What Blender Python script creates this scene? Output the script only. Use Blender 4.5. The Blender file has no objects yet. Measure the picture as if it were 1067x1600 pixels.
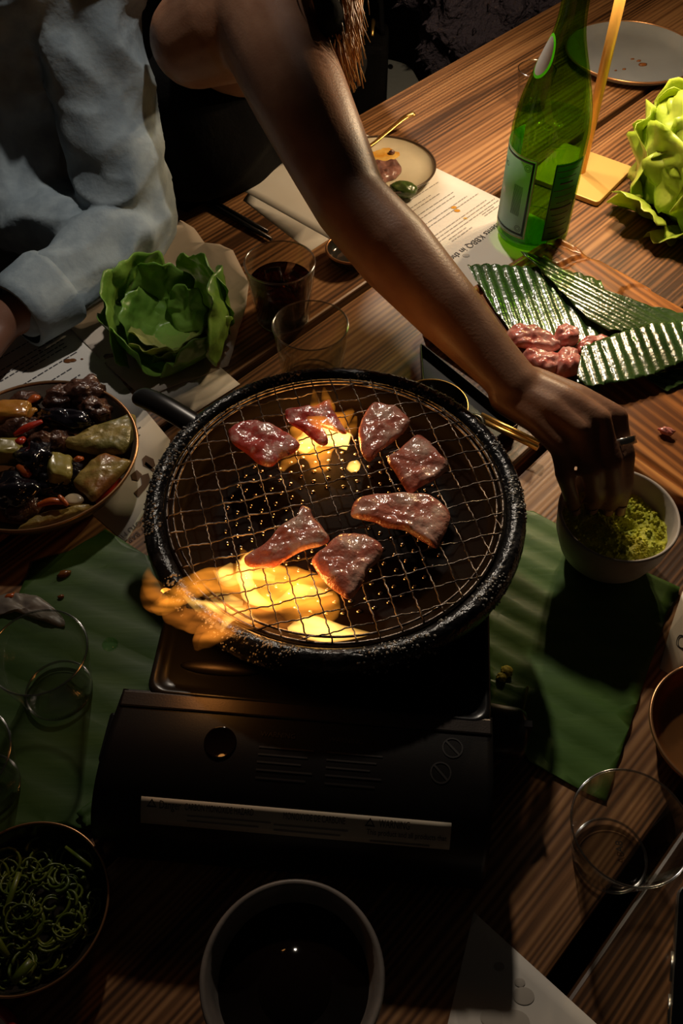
import bpy, bmesh, math, random
import numpy as np
from mathutils import Vector, Matrix, noise

random.seed(7)
C = bpy.context.scene.collection
SC = bpy.context.scene
PI = math.pi

# ------------------------------------------------------------------ camera, world, lights, exposure
FPX, CAMH, PITCH = 1400.0, 0.67, math.radians(52)
cs, sn = math.cos(PITCH), math.sin(PITCH)
cam = bpy.data.cameras.new('camera')
cam.sensor_fit = 'VERTICAL'; cam.sensor_height = 36.0
cam.lens = FPX / 1600 * 36.0
cam.clip_start = 0.01
camo = bpy.data.objects.new('camera', cam); C.objects.link(camo)
camo.location = (0, 0, CAMH); camo.rotation_euler = (PI/2 - PITCH, 0, 0)
SC.camera = camo

w = bpy.data.worlds.new('world'); SC.world = w; w.use_nodes = True
w.node_tree.nodes['Background'].inputs[0].default_value = (0.9, 0.75, 0.6, 1)
w.node_tree.nodes['Background'].inputs[1].default_value = 0.006

def lamp(name, kind, loc, energy, col, size=0.03, target=None, angle=None, blend=0.5):
    l = bpy.data.lights.new(name, kind); l.energy = energy; l.color = col
    l.shadow_soft_size = size
    if kind == 'SPOT': l.spot_size = math.radians(angle); l.spot_blend = blend
    o = bpy.data.objects.new(name, l); C.objects.link(o); o.location = loc
    if target is not None:
        o.rotation_euler = (Vector(target) - Vector(loc)).to_track_quat('-Z', 'Y').to_euler()
    return o
# overhead spot of the room, behind the diners
lamp('ceiling_spot', 'SPOT', (-0.10, 1.92, 1.30), 62, (1.0, 0.85, 0.68), 0.04, (0.24, 0.78, 0), 50, 1.0)
# second spot, right of the table, towards the man and the near left dishes
lamp('ceiling_spot', 'SPOT', (0.35, 1.02, 1.95), 56, (1.0, 0.93, 0.84), 0.03, (-0.345, 0.88, 0.12), 17, 0.75)

SC.view_settings.view_transform = 'Standard'
SC.view_settings.look = 'None'
SC.view_settings.exposure = 0.0
SC.view_settings.gamma = 1.0
SC.view_settings.use_curve_mapping = False
SC.cycles.use_denoising = True
SC.cycles.max_bounces = 10
SC.cycles.transmission_bounces = 10
SC.cycles.transparent_max_bounces = 16
SC.cycles.sample_clamp_indirect = 4.0

# ------------------------------------------------------------------ layout helpers
def at(u, v, z=0.0):
    """World point at height z that stands where the photograph shows (u, v)."""
    a = (u - 533.5) / FPX; b = (800 - v) / FPX
    t = (CAMH - z) / (sn - b * cs)
    return Vector((a * t, (cs + b * sn) * t, z))
ANG = math.radians(42.8)
DV = Vector((math.sin(ANG), math.cos(ANG), 0)); NV = Vector((DV.y, -DV.x, 0))
def nd(n, d, z=0.0): return NV * n + DV * d + Vector((0, 0, z))
def nz(p, s, seed=0.0): return noise.noise(Vector((p[0]*s + seed, p[1]*s - seed*.7, p[2]*s + seed*1.3)))

# ------------------------------------------------------------------ materials
def mat(name, col, rough=0.5, metal=0.0, spec=0.5, coat=0.0, trans=0.0, ior=1.45, bump=0.0, bscale=60.0, col2=None, nscale=20.0,
        sss=0.0, sssr=(0.01, 0.004, 0.002), stretch=None, wave=None, rough2=None, lo=0.4, hi=0.6, emit=None, detail=4.0, bdist=0.002):
    m = bpy.data.materials.new(name); m.use_nodes = True
    nt = m.node_tree; N = nt.nodes; L = nt.links
    b = N['Principled BSDF']
    b.inputs['Base Color'].default_value = (*col, 1)
    b.inputs['Roughness'].default_value = rough
    b.inputs['Metallic'].default_value = metal
    b.inputs['Specular IOR Level'].default_value = spec
    b.inputs['Coat Weight'].default_value = coat
    b.inputs['Coat Roughness'].default_value = 0.12
    b.inputs['Transmission Weight'].default_value = trans
    b.inputs['IOR'].default_value = ior
    if sss:
        b.inputs['Subsurface Weight'].default_value = sss
        b.inputs['Subsurface Radius'].default_value = sssr
        b.inputs['Subsurface Scale'].default_value = 1.0
    tc = N.new('ShaderNodeTexCoord'); vec = tc.outputs['Object']
    if stretch:
        mp = N.new('ShaderNodeMapping'); mp.inputs['Scale'].default_value = stretch[:3]
        if len(stretch) > 3: mp.inputs['Rotation'].default_value = (0, 0, stretch[3])
        L.new(vec, mp.inputs['Vector']); vec = mp.outputs['Vector']
    if col2 is not None:
        t = N.new('ShaderNodeTexNoise'); t.inputs['Scale'].default_value = nscale; t.inputs['Detail'].default_value = detail
        L.new(vec, t.inputs['Vector'])
        mr = N.new('ShaderNodeMapRange'); mr.inputs[1].default_value = lo; mr.inputs[2].default_value = hi
        L.new(t.outputs['Fac'], mr.inputs[0])
        mx = N.new('ShaderNodeMix'); mx.data_type = 'RGBA'
        mx.inputs[6].default_value = (*col, 1); mx.inputs[7].default_value = (*col2, 1)
        L.new(mr.outputs[0], mx.inputs[0]); L.new(mx.outputs[2], b.inputs['Base Color'])
        if rough2 is not None:
            m2 = N.new('ShaderNodeMapRange'); m2.inputs[1].default_value = lo; m2.inputs[2].default_value = hi
            m2.inputs[3].default_value = rough; m2.inputs[4].default_value = rough2
            L.new(t.outputs['Fac'], m2.inputs[0]); L.new(m2.outputs[0], b.inputs['Roughness'])
    if bump:
        t2 = N.new('ShaderNodeTexNoise'); t2.inputs['Scale'].default_value = bscale; t2.inputs['Detail'].default_value = 3
        L.new(vec, t2.inputs['Vector'])
        bp = N.new('ShaderNodeBump'); bp.inputs['Strength'].default_value = bump; bp.inputs['Distance'].default_value = bdist
        L.new(t2.outputs['Fac'], bp.inputs['Height']); L.new(bp.outputs['Normal'], b.inputs['Normal'])
        if coat: L.new(bp.outputs['Normal'], b.inputs['Coat Normal'])
    if emit:
        b.inputs['Emission Color'].default_value = (*emit[0], 1); b.inputs['Emission Strength'].default_value = emit[1]
    return m

def wood_mat(name, dark, mid, light, ang, ring=26.0, rough=0.45, seed=0.0, spread=1.0, bump=0.35):
    """Long-grained timber: stretched noise streaks along the direction ang."""
    m = bpy.data.materials.new(name); m.use_nodes = True
    nt = m.node_tree; N = nt.nodes; L = nt.links; b = N['Principled BSDF']
    tc = N.new('ShaderNodeTexCoord')
    rot = N.new('ShaderNodeMapping'); rot.inputs['Rotation'].default_value = (0, 0, ang)
    rot.inputs['Location'].default_value = (seed*1.7, seed, seed*.3)
    L.new(tc.outputs['Object'], rot.inputs['Vector'])
    sc = N.new('ShaderNodeMapping'); sc.inputs['Scale'].default_value = (0.032, 1.0, 1.0)
    L.new(rot.outputs['Vector'], sc.inputs['Vector'])
    big = N.new('ShaderNodeTexNoise'); big.inputs['Scale'].default_value = 9.0; big.inputs['Detail'].default_value = 2
    L.new(sc.outputs['Vector'], big.inputs['Vector'])
    wv = N.new('ShaderNodeTexWave'); wv.wave_type = 'BANDS'; wv.bands_direction = 'Y'
    wv.inputs['Scale'].default_value = ring*1.9; wv.inputs['Distortion'].default_value = 18.0
    wv.inputs['Detail'].default_value = 2.0; wv.inputs['Detail Scale'].default_value = 0.33; wv.inputs['Detail Roughness'].default_value = 0.6
    L.new(sc.outputs['Vector'], wv.inputs['Vector'])
    patch = N.new('ShaderNodeTexNoise'); patch.inputs['Scale'].default_value = 22.0; patch.inputs['Detail'].default_value = 2
    L.new(sc.outputs['Vector'], patch.inputs['Vector'])
    pm = N.new('ShaderNodeMath'); pm.operation = 'MULTIPLY'
    L.new(wv.outputs['Fac'], pm.inputs[0]); L.new(patch.outputs['Fac'], pm.inputs[1])
    fine = N.new('ShaderNodeTexNoise'); fine.inputs['Scale'].default_value = 115.0; fine.inputs['Detail'].default_value = 5
    L.new(sc.outputs['Vector'], fine.inputs['Vector'])
    a1 = N.new('ShaderNodeMath'); a1.operation = 'MULTIPLY_ADD'; a1.inputs[1].default_value = 0.42*spread
    L.new(pm.outputs[0], a1.inputs[0]); L.new(big.outputs['Fac'], a1.inputs[2])
    a2 = N.new('ShaderNodeMath'); a2.operation = 'MULTIPLY_ADD'; a2.inputs[1].default_value = 0.75
    L.new(fine.outputs['Fac'], a2.inputs[0]); L.new(a1.outputs[0], a2.inputs[2])
    cr = N.new('ShaderNodeValToRGB'); e = cr.color_ramp.elements
    e[0].position = 0.52; e[0].color = (*dark, 1); e[1].position = 1.0; e[1].color = (*light, 1)
    k = e.new(0.78); k.color = (*mid, 1)
    mr = N.new('ShaderNodeMapRange'); mr.inputs[1].default_value = 0.60; mr.inputs[2].default_value = 1.25
    mr.inputs[3].default_value = 0.25; mr.inputs[4].default_value = 1.05
    L.new(a2.outputs[0], mr.inputs[0]); L.new(mr.outputs[0], cr.inputs[0]); L.new(cr.outputs[0], b.inputs['Base Color'])
    bp = N.new('ShaderNodeBump'); bp.inputs['Strength'].default_value = bump; bp.inputs['Distance'].default_value = 0.0012
    L.new(a2.outputs[0], bp.inputs['Height']); L.new(bp.outputs['Normal'], b.inputs['Normal'])
    b.inputs['Roughness'].default_value = rough
    return m

def leaf_mat(name, c1, c2, rough=0.35, ang=0.0, scale=60.0, wet=0.0):
    m = mat(name, c1, rough, coat=wet, bump=0.25, bscale=14, col2=c2, nscale=7, stretch=(1, 9, 1, ang), lo=0.35, hi=0.65, bdist=0.001)
    return m

M = {}
M['plank'] = [wood_mat('table_wood_%d' % i, (.055, .024, .010), (.235, .105, .040), (.40, .205, .085), -(PI/2-ANG), 24+3*i, 0.42, i*3.1) for i in range(5)]
M['board'] = wood_mat('board_wood', (.15, .05, .014), (.48, .18, .045), (.66, .30, .085), PI/2-ANG+0.12, 14, 0.3, 5.0, 0.7, 0.15)
M['darkwood'] = wood_mat('bench_wood', (.02, .011, .006), (.05, .028, .015), (.08, .045, .025), -(PI/2-ANG), 20, 0.5, 2.0)
M['black'] = mat('black_enamel', (.012, .011, .011), 0.28, spec=0.5, bump=0.04, bscale=30)
M['stove'] = mat('black_stove_paint', (.009, .0075, .007), 0.36, spec=0.5, bump=0.12, bscale=900, bdist=0.0003)
M['lip'] = mat('dark_steel_lip', (.06, .05, .045), 0.38, metal=0.8, bump=0.2, bscale=700, bdist=0.0003)
M['pan'] = mat('oily_cast_black', (.008, .008, .009), 0.24, spec=0.5, coat=0.25, bump=0.35, bscale=420, bdist=0.002, col2=(.035, .033, .035), nscale=45, lo=.55, hi=.7)
M['panin'] = mat('scorched_pan_steel', (.008, .004, .0025), 0.6, metal=0.0, spec=0.06, bump=0.25, bscale=60, col2=(.006, .004, .003), nscale=18)
M['beads'] = mat('glint_grease_beads', (.30, .28, .25), 0.22, spec=0.8, coat=0.4)  # fat droplets, coloured whitish so the lamp sparkle is in their base colour
M['wire'] = mat('grate_steel', (.25, .20, .16), 0.35, metal=0.9, bump=0.3, bscale=300, col2=(.06, .045, .04), nscale=90)
M['chrome'] = mat('bright_steel', (.6, .57, .52), 0.2, metal=1.0)
M['gold'] = mat('brushed_gold', (.75, .45, .13), 0.33, metal=0.95, bump=0.03, bscale=300)
M['goldpole'] = mat('gold_lacquer', (.72, .40, .09), 0.4, metal=0.35)
M['goldbase'] = mat('gold_lacquer_base', (.70, .44, .13), 0.45, metal=0.25)
M['skin'] = mat('skin_tan', (.33, .165, .095), 0.42, spec=0.45, sss=0.12, bump=0.35, bscale=420, bdist=0.0006, col2=(.27, .125, .07), nscale=35, stretch=(1, 1, 1))
M['skin2'] = mat('skin_brown', (.22, .10, .06), 0.45, sss=0.1, bump=0.3, bscale=400, bdist=0.0005)
M['nail'] = mat('nail_pink', (.42, .22, .16), 0.25)
M['denim'] = mat('chambray_cloth', (.33, .385, .41), 0.85, spec=0.15, bump=0.5, bscale=160, bdist=0.0012, col2=(.25, .30, .33), nscale=40)
M['stitch'] = mat('shirt_thread', (.10, .13, .16), 0.8)
M['blackcloth'] = mat('black_jersey', (.0035, .0035, .004), 0.9, spec=0.05, bump=0.3, bscale=200)
M['hair'] = mat('golden_brown_hair', (.70, .38, .13), 0.4, spec=0.5, col2=(.36, .17, .05), nscale=30)
M['fluff'] = mat('dark_plum_fleece', (.075, .066, .095), 0.9, spec=0.1, bump=1.0, bscale=60, bdist=0.02)
M['paper'] = mat('menu_paper', (.72, .67, .60), 0.75, spec=0.2, col2=(.68, .62, .54), nscale=8)
M['parch'] = mat('parchment', (.60, .50, .40), 0.55, spec=0.3, bump=0.3, bscale=24, bdist=0.002)
M['ink'] = mat('print_ink', (.05, .045, .05), 0.7)
M['inkl'] = mat('print_ink_faint', (.30, .27, .25), 0.7)
M['brownink'] = mat('brown_print', (.13, .065, .03), 0.7)
M['sauce'] = mat('amber_sauce', (.62, .27, .03), 0.2, coat=0.4, col2=(.70, .42, .10), nscale=60)
M['saucedark'] = mat('brown_sauce_spot', (.16, .055, .015), 0.25)
M['grease'] = mat('grease_spot', (.46, .41, .35), 0.6)
M['cream'] = mat('cream_glaze', (.62, .54, .38), 0.25, coat=0.2, col2=(.52, .44, .30), nscale=12)
M['rimdark'] = mat('dark_iron_rim', (.06, .035, .02), 0.3, coat=0.3)
M['rimcopper'] = mat('copper_rim', (.55, .28, .13), 0.3, metal=0.8)
M['greyplate'] = mat('grey_glaze', (.24, .25, .26), 0.32, coat=0.15, col2=(.20, .21, .22), nscale=10)
M['taupe'] = mat('taupe_glaze', (.20, .155, .115), 0.28, coat=0.2, col2=(.15, .115, .085), nscale=12)
M['bowl'] = mat('stoneware_white', (.50, .44, .37), 0.5, bump=0.15, bscale=120, bdist=0.0006, col2=(.44, .38, .32), nscale=60)
M['bowlgrey'] = mat('stoneware_grey', (.22, .19, .17), 0.4, bump=0.1, bscale=100, col2=(.17, .15, .135), nscale=40)
M['coppermetal'] = mat('copper_dish', (.45, .20, .07), 0.3, metal=0.75, bump=0.1, bscale=40, col2=(.32, .13, .04), nscale=20)
M['smoke'] = mat('smoked_glass_dish', (.03, .025, .02), 0.08, spec=0.6, coat=0.3)
M['soy'] = mat('soy_sauce', (.006, .003, .002), 0.05)
M['redenamel'] = mat('red_enamel', (.42, .015, .01), 0.25, coat=0.3)
M['whiteenamel'] = mat('white_enamel', (.62, .58, .54), 0.3)
M['glass'] = mat('clear_glass', (.96, .97, .95), 0.0, trans=1.0, ior=1.45)
M['plastic'] = mat('clear_plastic', (.92, .92, .90), 0.04, trans=1.0, ior=1.3)
M['bottle'] = mat('green_glass', (.10, .52, .06), 0.0, trans=1.0, ior=1.45)
M['water'] = mat('water', (.88, 1.0, .86), 0.0, trans=1.0, ior=1.33)
M['whisky'] = mat('amber_drink', (.35, .12, .03), 0.0, trans=1.0, ior=1.34)
M['ice'] = mat('ice', (.95, .95, .95), 0.06, trans=1.0, ior=1.31)
M['label'] = mat('label_teal', (.33, .47, .45), 0.4, col2=(.42, .55, .53), nscale=14)
M['labelgreen'] = mat('neck_label_green', (.12, .52, .06), 0.4)
M['labelwhite'] = mat('label_white', (.62, .68, .68), 0.4)
M['labelink'] = mat('label_ink', (.012, .03, .035), 0.5)
M['labelgold'] = mat('label_gold', (.50, .44, .24), 0.4)
M['sticker'] = mat('sticker_silver', (.66, .58, .45), 0.5)
M['stampgrey'] = mat('stamp_grey', (.032, .028, .026), 0.5)
M['meat'] = mat('raw_marbled_beef', (.66, .10, .08), 0.22, coat=0.5, sss=0.12, sssr=(.004, .001, .001), bump=0.7, bscale=120, bdist=0.003, col2=(.90, .50, .42), nscale=85, lo=.48, hi=.66)
M['meat2'] = mat('seared_beef', (.60, .18, .12), 0.2, coat=0.6, sss=0.1, sssr=(.004, .001, .001), bump=0.8, bscale=110, bdist=0.003, col2=(.80, .50, .38), nscale=70, lo=.45, hi=.68)
M['meat3'] = mat('raw_pink_beef', (.58, .15, .12), 0.25, coat=0.4, sss=0.12, sssr=(.004, .001, .001), bump=0.5, bscale=130, bdist=0.002, col2=(.76, .42, .36), nscale=70, lo=.42, hi=.66)
M['char'] = mat('braised_beef', (.045, .018, .012), 0.3, coat=0.4, bump=0.9, bscale=130, bdist=0.003, col2=(.12, .05, .03), nscale=40)
M['cooked'] = mat('cooked_beef', (.10, .04, .03), 0.35, coat=0.3, bump=0.7, bscale=120, bdist=0.002, col2=(.22, .10, .075), nscale=60)
M['eggplant'] = mat('aubergine_skin', (.010, .008, .013), 0.16, coat=0.6, bump=0.25, bscale=40)
M['zucchini'] = mat('courgette_flesh', (.34, .30, .08), 0.3, coat=0.3, bump=0.2, bscale=80, col2=(.26, .21, .05), nscale=25)
M['greenskin'] = mat('courgette_skin', (.03, .06, .012), 0.3, coat=0.3, bump=0.3, bscale=60, col2=(.07, .10, .02), nscale=40)
M['potato'] = mat('glazed_potato', (.50, .24, .04), 0.2, coat=0.6, bump=0.3, bscale=90, col2=(.36, .12, .02), nscale=22)
M['carrot'] = mat('carrot', (.46, .09, .015), 0.3, coat=0.4, bump=0.3, bscale=90)
M['chili'] = mat('red_pepper', (.45, .03, .012), 0.22, coat=0.5)
M['pancake'] = mat('scallion_pancake', (.36, .27, .08), 0.45, coat=0.15, bump=0.7, bscale=90, bdist=0.003, col2=(.17, .15, .035), nscale=38, lo=.42, hi=.6)
M['pancake2'] = mat('browned_pancake', (.33, .23, .06), 0.4, coat=0.2, bump=0.8, bscale=70, bdist=0.003, col2=(.26, .095, .02), nscale=34, lo=.42, hi=.6)
M['radish'] = mat('white_radish', (.50, .40, .27), 0.3, coat=0.3)
M['lettuce'] = mat('butter_lettuce', (.30, .44, .035), 0.38, spec=0.5, sss=0.15, sssr=(.006, .008, .001), bump=0.6, bscale=45, bdist=0.003, col2=(.44, .55, .08), nscale=16)
M['lettuce2'] = mat('lettuce_deep_green', (.10, .22, .025), 0.36, spec=0.5, sss=0.12, sssr=(.004, .006, .001), bump=0.6, bscale=50, bdist=0.003, col2=(.18, .32, .05), nscale=18)
M['lettuce3'] = mat('lettuce_pale_heart', (.36, .34, .10), 0.4, sss=0.12, sssr=(.006, .006, .001), bump=0.5, bscale=60, bdist=0.002, col2=(.22, .27, .06), nscale=22)
M['leafdark'] = leaf_mat('banana_leaf_dull', (.035, .085, .016), (.055, .115, .022), 0.5, -0.35)
M['leafmid'] = leaf_mat('banana_leaf_fresh', (.060, .135, .024), (.085, .17, .032), 0.42, 0.55)
M['leafwet'] = mat('banana_leaf_wet', (.030, .070, .018), 0.22, coat=0.7, bump=0.5, bscale=170, bdist=0.0012, col2=(.055, .105, .028), nscale=14)
M['leafedge'] = mat('torn_leaf_edge', (.25, .27, .05), 0.7, bump=0.8, bscale=300)
M['yuzu'] = mat('yellow_green_crumb', (.58, .57, .035), 0.55, spec=0.4, bump=0.9, bscale=240, bdist=0.003, col2=(.40, .44, .03), nscale=60)
M['crumb'] = mat('yellow_crumb', (.50, .42, .03), 0.6, bump=0.8, bscale=400)
M['scallion'] = mat('scallion_green', (.08, .125, .010), 0.4, coat=0.15, col2=(.16, .20, .025), nscale=60)
M['phone'] = mat('phone_black_glass', (.004, .004, .005), 0.12)
M['phoneside'] = mat('phone_grey_frame', (.30, .30, .28), 0.3, metal=0.9)
M['floor'] = mat('dark_floor', (.02, .018, .017), 0.7, bump=0.2, bscale=20)
M['wall'] = mat('dark_wall', (.03, .027, .026), 0.9, bump=0.2, bscale=30)
M['palechair'] = mat('pale_grey_seat', (.34, .37, .38), 0.6, bump=0.5, bscale=40)
M['white'] = mat('white_lamp_diffuser', (.9, .85, .75), 0.5, emit=((1.0, .72, .42), 6.0))

def thin_glass(name, col, edge=0.8, base=0.05, rough=0.03):
    m = bpy.data.materials.new(name); m.use_nodes = True
    nt = m.node_tree; N = nt.nodes; L = nt.links; N.clear()
    o = N.new('ShaderNodeOutputMaterial'); mx = N.new('ShaderNodeMixShader')
    tr = N.new('ShaderNodeBsdfTransparent'); tr.inputs[0].default_value = (*col, 1)
    gl = N.new('ShaderNodeBsdfGlossy'); gl.inputs['Roughness'].default_value = rough
    lw = N.new('ShaderNodeLayerWeight'); lw.inputs[0].default_value = 0.5
    pw = N.new('ShaderNodeMath'); pw.operation = 'POWER'; pw.inputs[1].default_value = 5.0
    ma = N.new('ShaderNodeMath'); ma.operation = 'MULTIPLY_ADD'; ma.inputs[1].default_value = edge; ma.inputs[2].default_value = base
    L.new(lw.outputs['Facing'], pw.inputs[0]); L.new(pw.outputs[0], ma.inputs[0]); L.new(ma.outputs[0], mx.inputs[0])
    L.new(tr.outputs[0], mx.inputs[1]); L.new(gl.outputs[0], mx.inputs[2]); L.new(mx.outputs[0], o.inputs['Surface']); return m
M['glass'] = thin_glass('clear_glass', (.95, .95, .93))
M['plastic'] = thin_glass('clear_plastic', (.92, .90, .84), .7, .05, .06)
M['lipglass'] = thin_glass('polished_glass_lip', (.80, .80, .78), .6, .38, .16)
M['bottle'] = thin_glass('green_glass', (.53, .72, .24), .45, .03, .03)
M['water'] = thin_glass('water', (.90, 1.0, .88), .3, .02)
M['whisky'] = thin_glass('amber_drink', (.22, .08, .025), .4, .03)
def translucent(name, col, col2, sc=14):
    m = mat(name, col, .45, col2=col2, nscale=sc); nt = m.node_tree; N = nt.nodes; L = nt.links
    b = N['Principled BSDF']; o = N['Material Output']; t = N.new('ShaderNodeBsdfTranslucent'); mx = N.new('ShaderNodeMixShader'); mx.inputs[0].default_value = .5
    t.inputs[0].default_value = (*col2, 1); L.new(b.outputs[0], mx.inputs[1]); L.new(t.outputs[0], mx.inputs[2]); L.new(mx.outputs[0], o.inputs['Surface']); return m
M['label'] = translucent('label_teal', (.48, .62, .60), (.62, .78, .74))
M['labelgreen'] = translucent('neck_label_green', (.12, .50, .06), (.25, .75, .10))
M['labelback'] = translucent('back_label_green', (.10, .22, .07), (.16, .36, .10))
def flame_mat(name, col, dens, lo=.34, hi=.70, sc=120):
    m = bpy.data.materials.new(name); m.use_nodes = True
    nt = m.node_tree; nt.nodes.clear(); L = nt.links
    o = nt.nodes.new('ShaderNodeOutputMaterial'); e = nt.nodes.new('ShaderNodeEmission')
    e.inputs[0].default_value = (*col, 1)
    tc = nt.nodes.new('ShaderNodeTexCoord'); t = nt.nodes.new('ShaderNodeTexNoise'); t.inputs['Scale'].default_value = sc; t.inputs['Detail'].default_value = 1.5
    mp = nt.nodes.new('ShaderNodeMapping'); mp.inputs['Rotation'].default_value = (0, 0, .35); mp.inputs['Scale'].default_value = (.28, 1, .8)
    L.new(tc.outputs['Object'], mp.inputs['Vector']); L.new(mp.outputs['Vector'], t.inputs['Vector'])
    mr = nt.nodes.new('ShaderNodeMapRange'); mr.interpolation_type = 'SMOOTHSTEP'; mr.inputs[1].default_value = lo; mr.inputs[2].default_value = hi
    mr.inputs[3].default_value = dens*.06; mr.inputs[4].default_value = dens
    L.new(t.outputs['Fac'], mr.inputs[0]); L.new(mr.outputs[0], e.inputs[1])
    L.new(e.outputs[0], o.inputs['Volume'])
    return m
M['flame'] = flame_mat('flame_orange', (1.0, .31, .025), 88, .30, .76)
M['flamethin'] = flame_mat('flame_thin', (1.0, .28, .03), 60, .34, .74)
M['flamehot'] = flame_mat('flame_hot', (1.0, .50, .10), 330, .2, .6)

# ------------------------------------------------------------------ object helpers
ORG = {}
def link(o):
    C.objects.link(o); return o
def thing(name, label, cat, loc=(0, 0, 0), group=None, kind=None):
    o = link(bpy.data.objects.new(name, None)); o.empty_display_size = 0.02
    o.location = loc; ORG[o.name] = Vector(loc)
    tag(o, label, cat, group, kind); return o
def tag(o, label=None, cat=None, group=None, kind=None):
    if label: o['label'] = label
    if cat: o['category'] = cat
    if group: o['group'] = group
    if kind: o['kind'] = kind
    return o
def mesh(name, verts, faces, material, parent=None, smooth=True, label=None, cat=None, group=None, kind=None, loc=None, mats=None, fm=None):
    """Link one mesh object whose verts are given in world coordinates."""
    if parent is not None: org = ORG[parent.name]
    elif loc is not None: org = Vector(loc)
    else:
        a = np.array([tuple(v) for v in verts]); org = Vector((float(a[:, 0].mean()), float(a[:, 1].mean()), float(a[:, 2].min())))
    me = bpy.data.meshes.new(name)
    me.from_pydata([tuple(Vector(v) - org) for v in verts], [], faces)
    me.materials.append(material)
    for x in (mats or []): me.materials.append(x)
    if fm: 
        for p in me.polygons: p.material_index = fm(p)
    bm = bmesh.new(); bm.from_mesh(me); bmesh.ops.recalc_face_normals(bm, faces=bm.faces); bm.to_mesh(me); bm.free()
    if smooth: me.polygons.foreach_set('use_smooth', [True]*len(me.polygons))
    o = link(bpy.data.objects.new(name, me))
    if parent is not None:
        o.parent = parent; ORG[o.name] = org
    else:
        o.location = org; ORG[o.name] = org
    tag(o, label, cat, group, kind); return o
def solid(o, th, off=1.0):
    s = o.modifiers.new('thickness', 'SOLIDIFY'); s.thickness = th; s.offset = off; return o
def bevel(o, wd, seg=2):
    b = o.modifiers.new('soft_edges', 'BEVEL'); b.width = wd; b.segments = seg; b.limit_method = 'ANGLE'; b.angle_limit = 0.6; return o

def lathe(prof, ctr, seg=64, sx=1.0, sy=1.0, closed_top=False):
    """prof: (r, z) list; closes on the axis where r == 0."""
    V, F, ring = [], [], []
    for r, z in prof:
        if r < 1e-7: ring.append([len(V)]); V.append((ctr[0], ctr[1], ctr[2] + z))
        else:
            ring.append(list(range(len(V), len(V)+seg)))
            for k in range(seg):
                a = 2*PI*k/seg; V.append((ctr[0] + sx*r*math.cos(a), ctr[1] + sy*r*math.sin(a), ctr[2] + z))
    for i in range(len(ring)-1):
        A, B = ring[i], ring[i+1]
        for k in range(seg):
            k2 = (k+1) % seg
            if len(A) == 1 and len(B) == 1: continue
            if len(A) == 1: F.append((A[0], B[k], B[k2]))
            elif len(B) == 1: F.append((A[k], A[k2], B[0]))
            else: F.append((A[k], A[k2], B[k2], B[k]))
    return V, F

def tube(pts, rad, sides=8, closed=False, flat=None, up=Vector((0, 0, 1))):
    """Swept tube; rad may be a list; flat=(a, b) squashes the section."""
    P = [Vector(p) for p in pts]; n = len(P); V, F = [], []
    R = rad if isinstance(rad, (list, tuple)) else [rad]*n
    for i, p in enumerate(P):
        if closed: t = P[(i+1) % n] - P[i-1]
        else: t = P[min(i+1, n-1)] - P[max(i-1, 0)]
        t.normalize()
        s = t.cross(up)
        if s.length < 1e-4: s = t.cross(Vector((1, 0, 0)))
        s.normalize(); q = s.cross(t)
        fa, fb = flat or (1, 1)
        for k in range(sides):
            a = 2*PI*k/sides; V.append(p + s*(R[i]*fa*math.cos(a)) + q*(R[i]*fb*math.sin(a)))
    m = n if closed else n-1
    for i in range(m):
        j = (i+1) % n
        for k in range(sides):
            k2 = (k+1) % sides; F.append((i*sides+k, i*sides+k2, j*sides+k2, j*sides+k))
    if not closed:
        F.append(tuple(range(sides))[::-1]); F.append(tuple((n-1)*sides+k for k in range(sides)))
    return V, F
def spline(pts, n):
    """Catmull-Rom through pts (tuples of any length)."""
    P = [np.array(tuple(p), float) for p in pts]; P = [2*P[0]-P[1]] + P + [2*P[-1]-P[-2]]
    out = []; m = len(P)-3
    for i in range(n):
        s = i/(n-1)*m; k = min(int(s), m-1); t = s-k
        a, b, c, d = P[k:k+4]
        out.append(0.5*((2*b) + (-a+c)*t + (2*a-5*b+4*c-d)*t*t + (-a+3*b-3*c+d)*t**3))
    return out
def closed_spline(pts, n):
    P = [np.array(tuple(p), float) for p in pts]; m = len(P); out = []
    for i in range(n):
        s = i/n*m; k = int(s); t = s-k
        a, b, c, d = P[(k-1) % m], P[k % m], P[(k+1) % m], P[(k+2) % m]
        out.append(0.5*((2*b) + (-a+c)*t + (2*a-5*b+4*c-d)*t*t + (-a+3*b-3*c+d)*t**3))
    return out
def join(*vf):
    V, F = [], []
    for v, f in vf:
        o = len(V); V += list(v); F += [tuple(i+o for i in q) for q in f]
    return V, F
def box(lo, hi):
    V = [(x, y, z) for x in (lo[0], hi[0]) for y in (lo[1], hi[1]) for z in (lo[2], hi[2])]
    return V, [(0, 1, 3, 2), (4, 6, 7, 5), (0, 4, 5, 1), (2, 3, 7, 6), (0, 2, 6, 4), (1, 5, 7, 3)]
def prism(poly, z0, z1):
    n = len(poly); V = [(p[0], p[1], z0) for p in poly] + [(p[0], p[1], z1) for p in poly]
    F = [tuple(range(n))[::-1], tuple(range(n, 2*n))] + [(i, (i+1) % n, n+(i+1) % n, n+i) for i in range(n)]
    return V, F
def rounded(poly, r, k=5):
    out = []; n = len(poly)
    for i in range(n):
        p, a, b = Vector(poly[i][:2]), Vector(poly[i-1][:2]), Vector(poly[(i+1) % n][:2])
        u = (a-p).normalized(); v = (b-p).normalized()
        for j in range(k+1):
            t = j/k; A = p+u*r; B = p+v*r
            out.append(tuple(A*(1-t)**2 + p*2*t*(1-t) + B*t*t))
    return out
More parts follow.
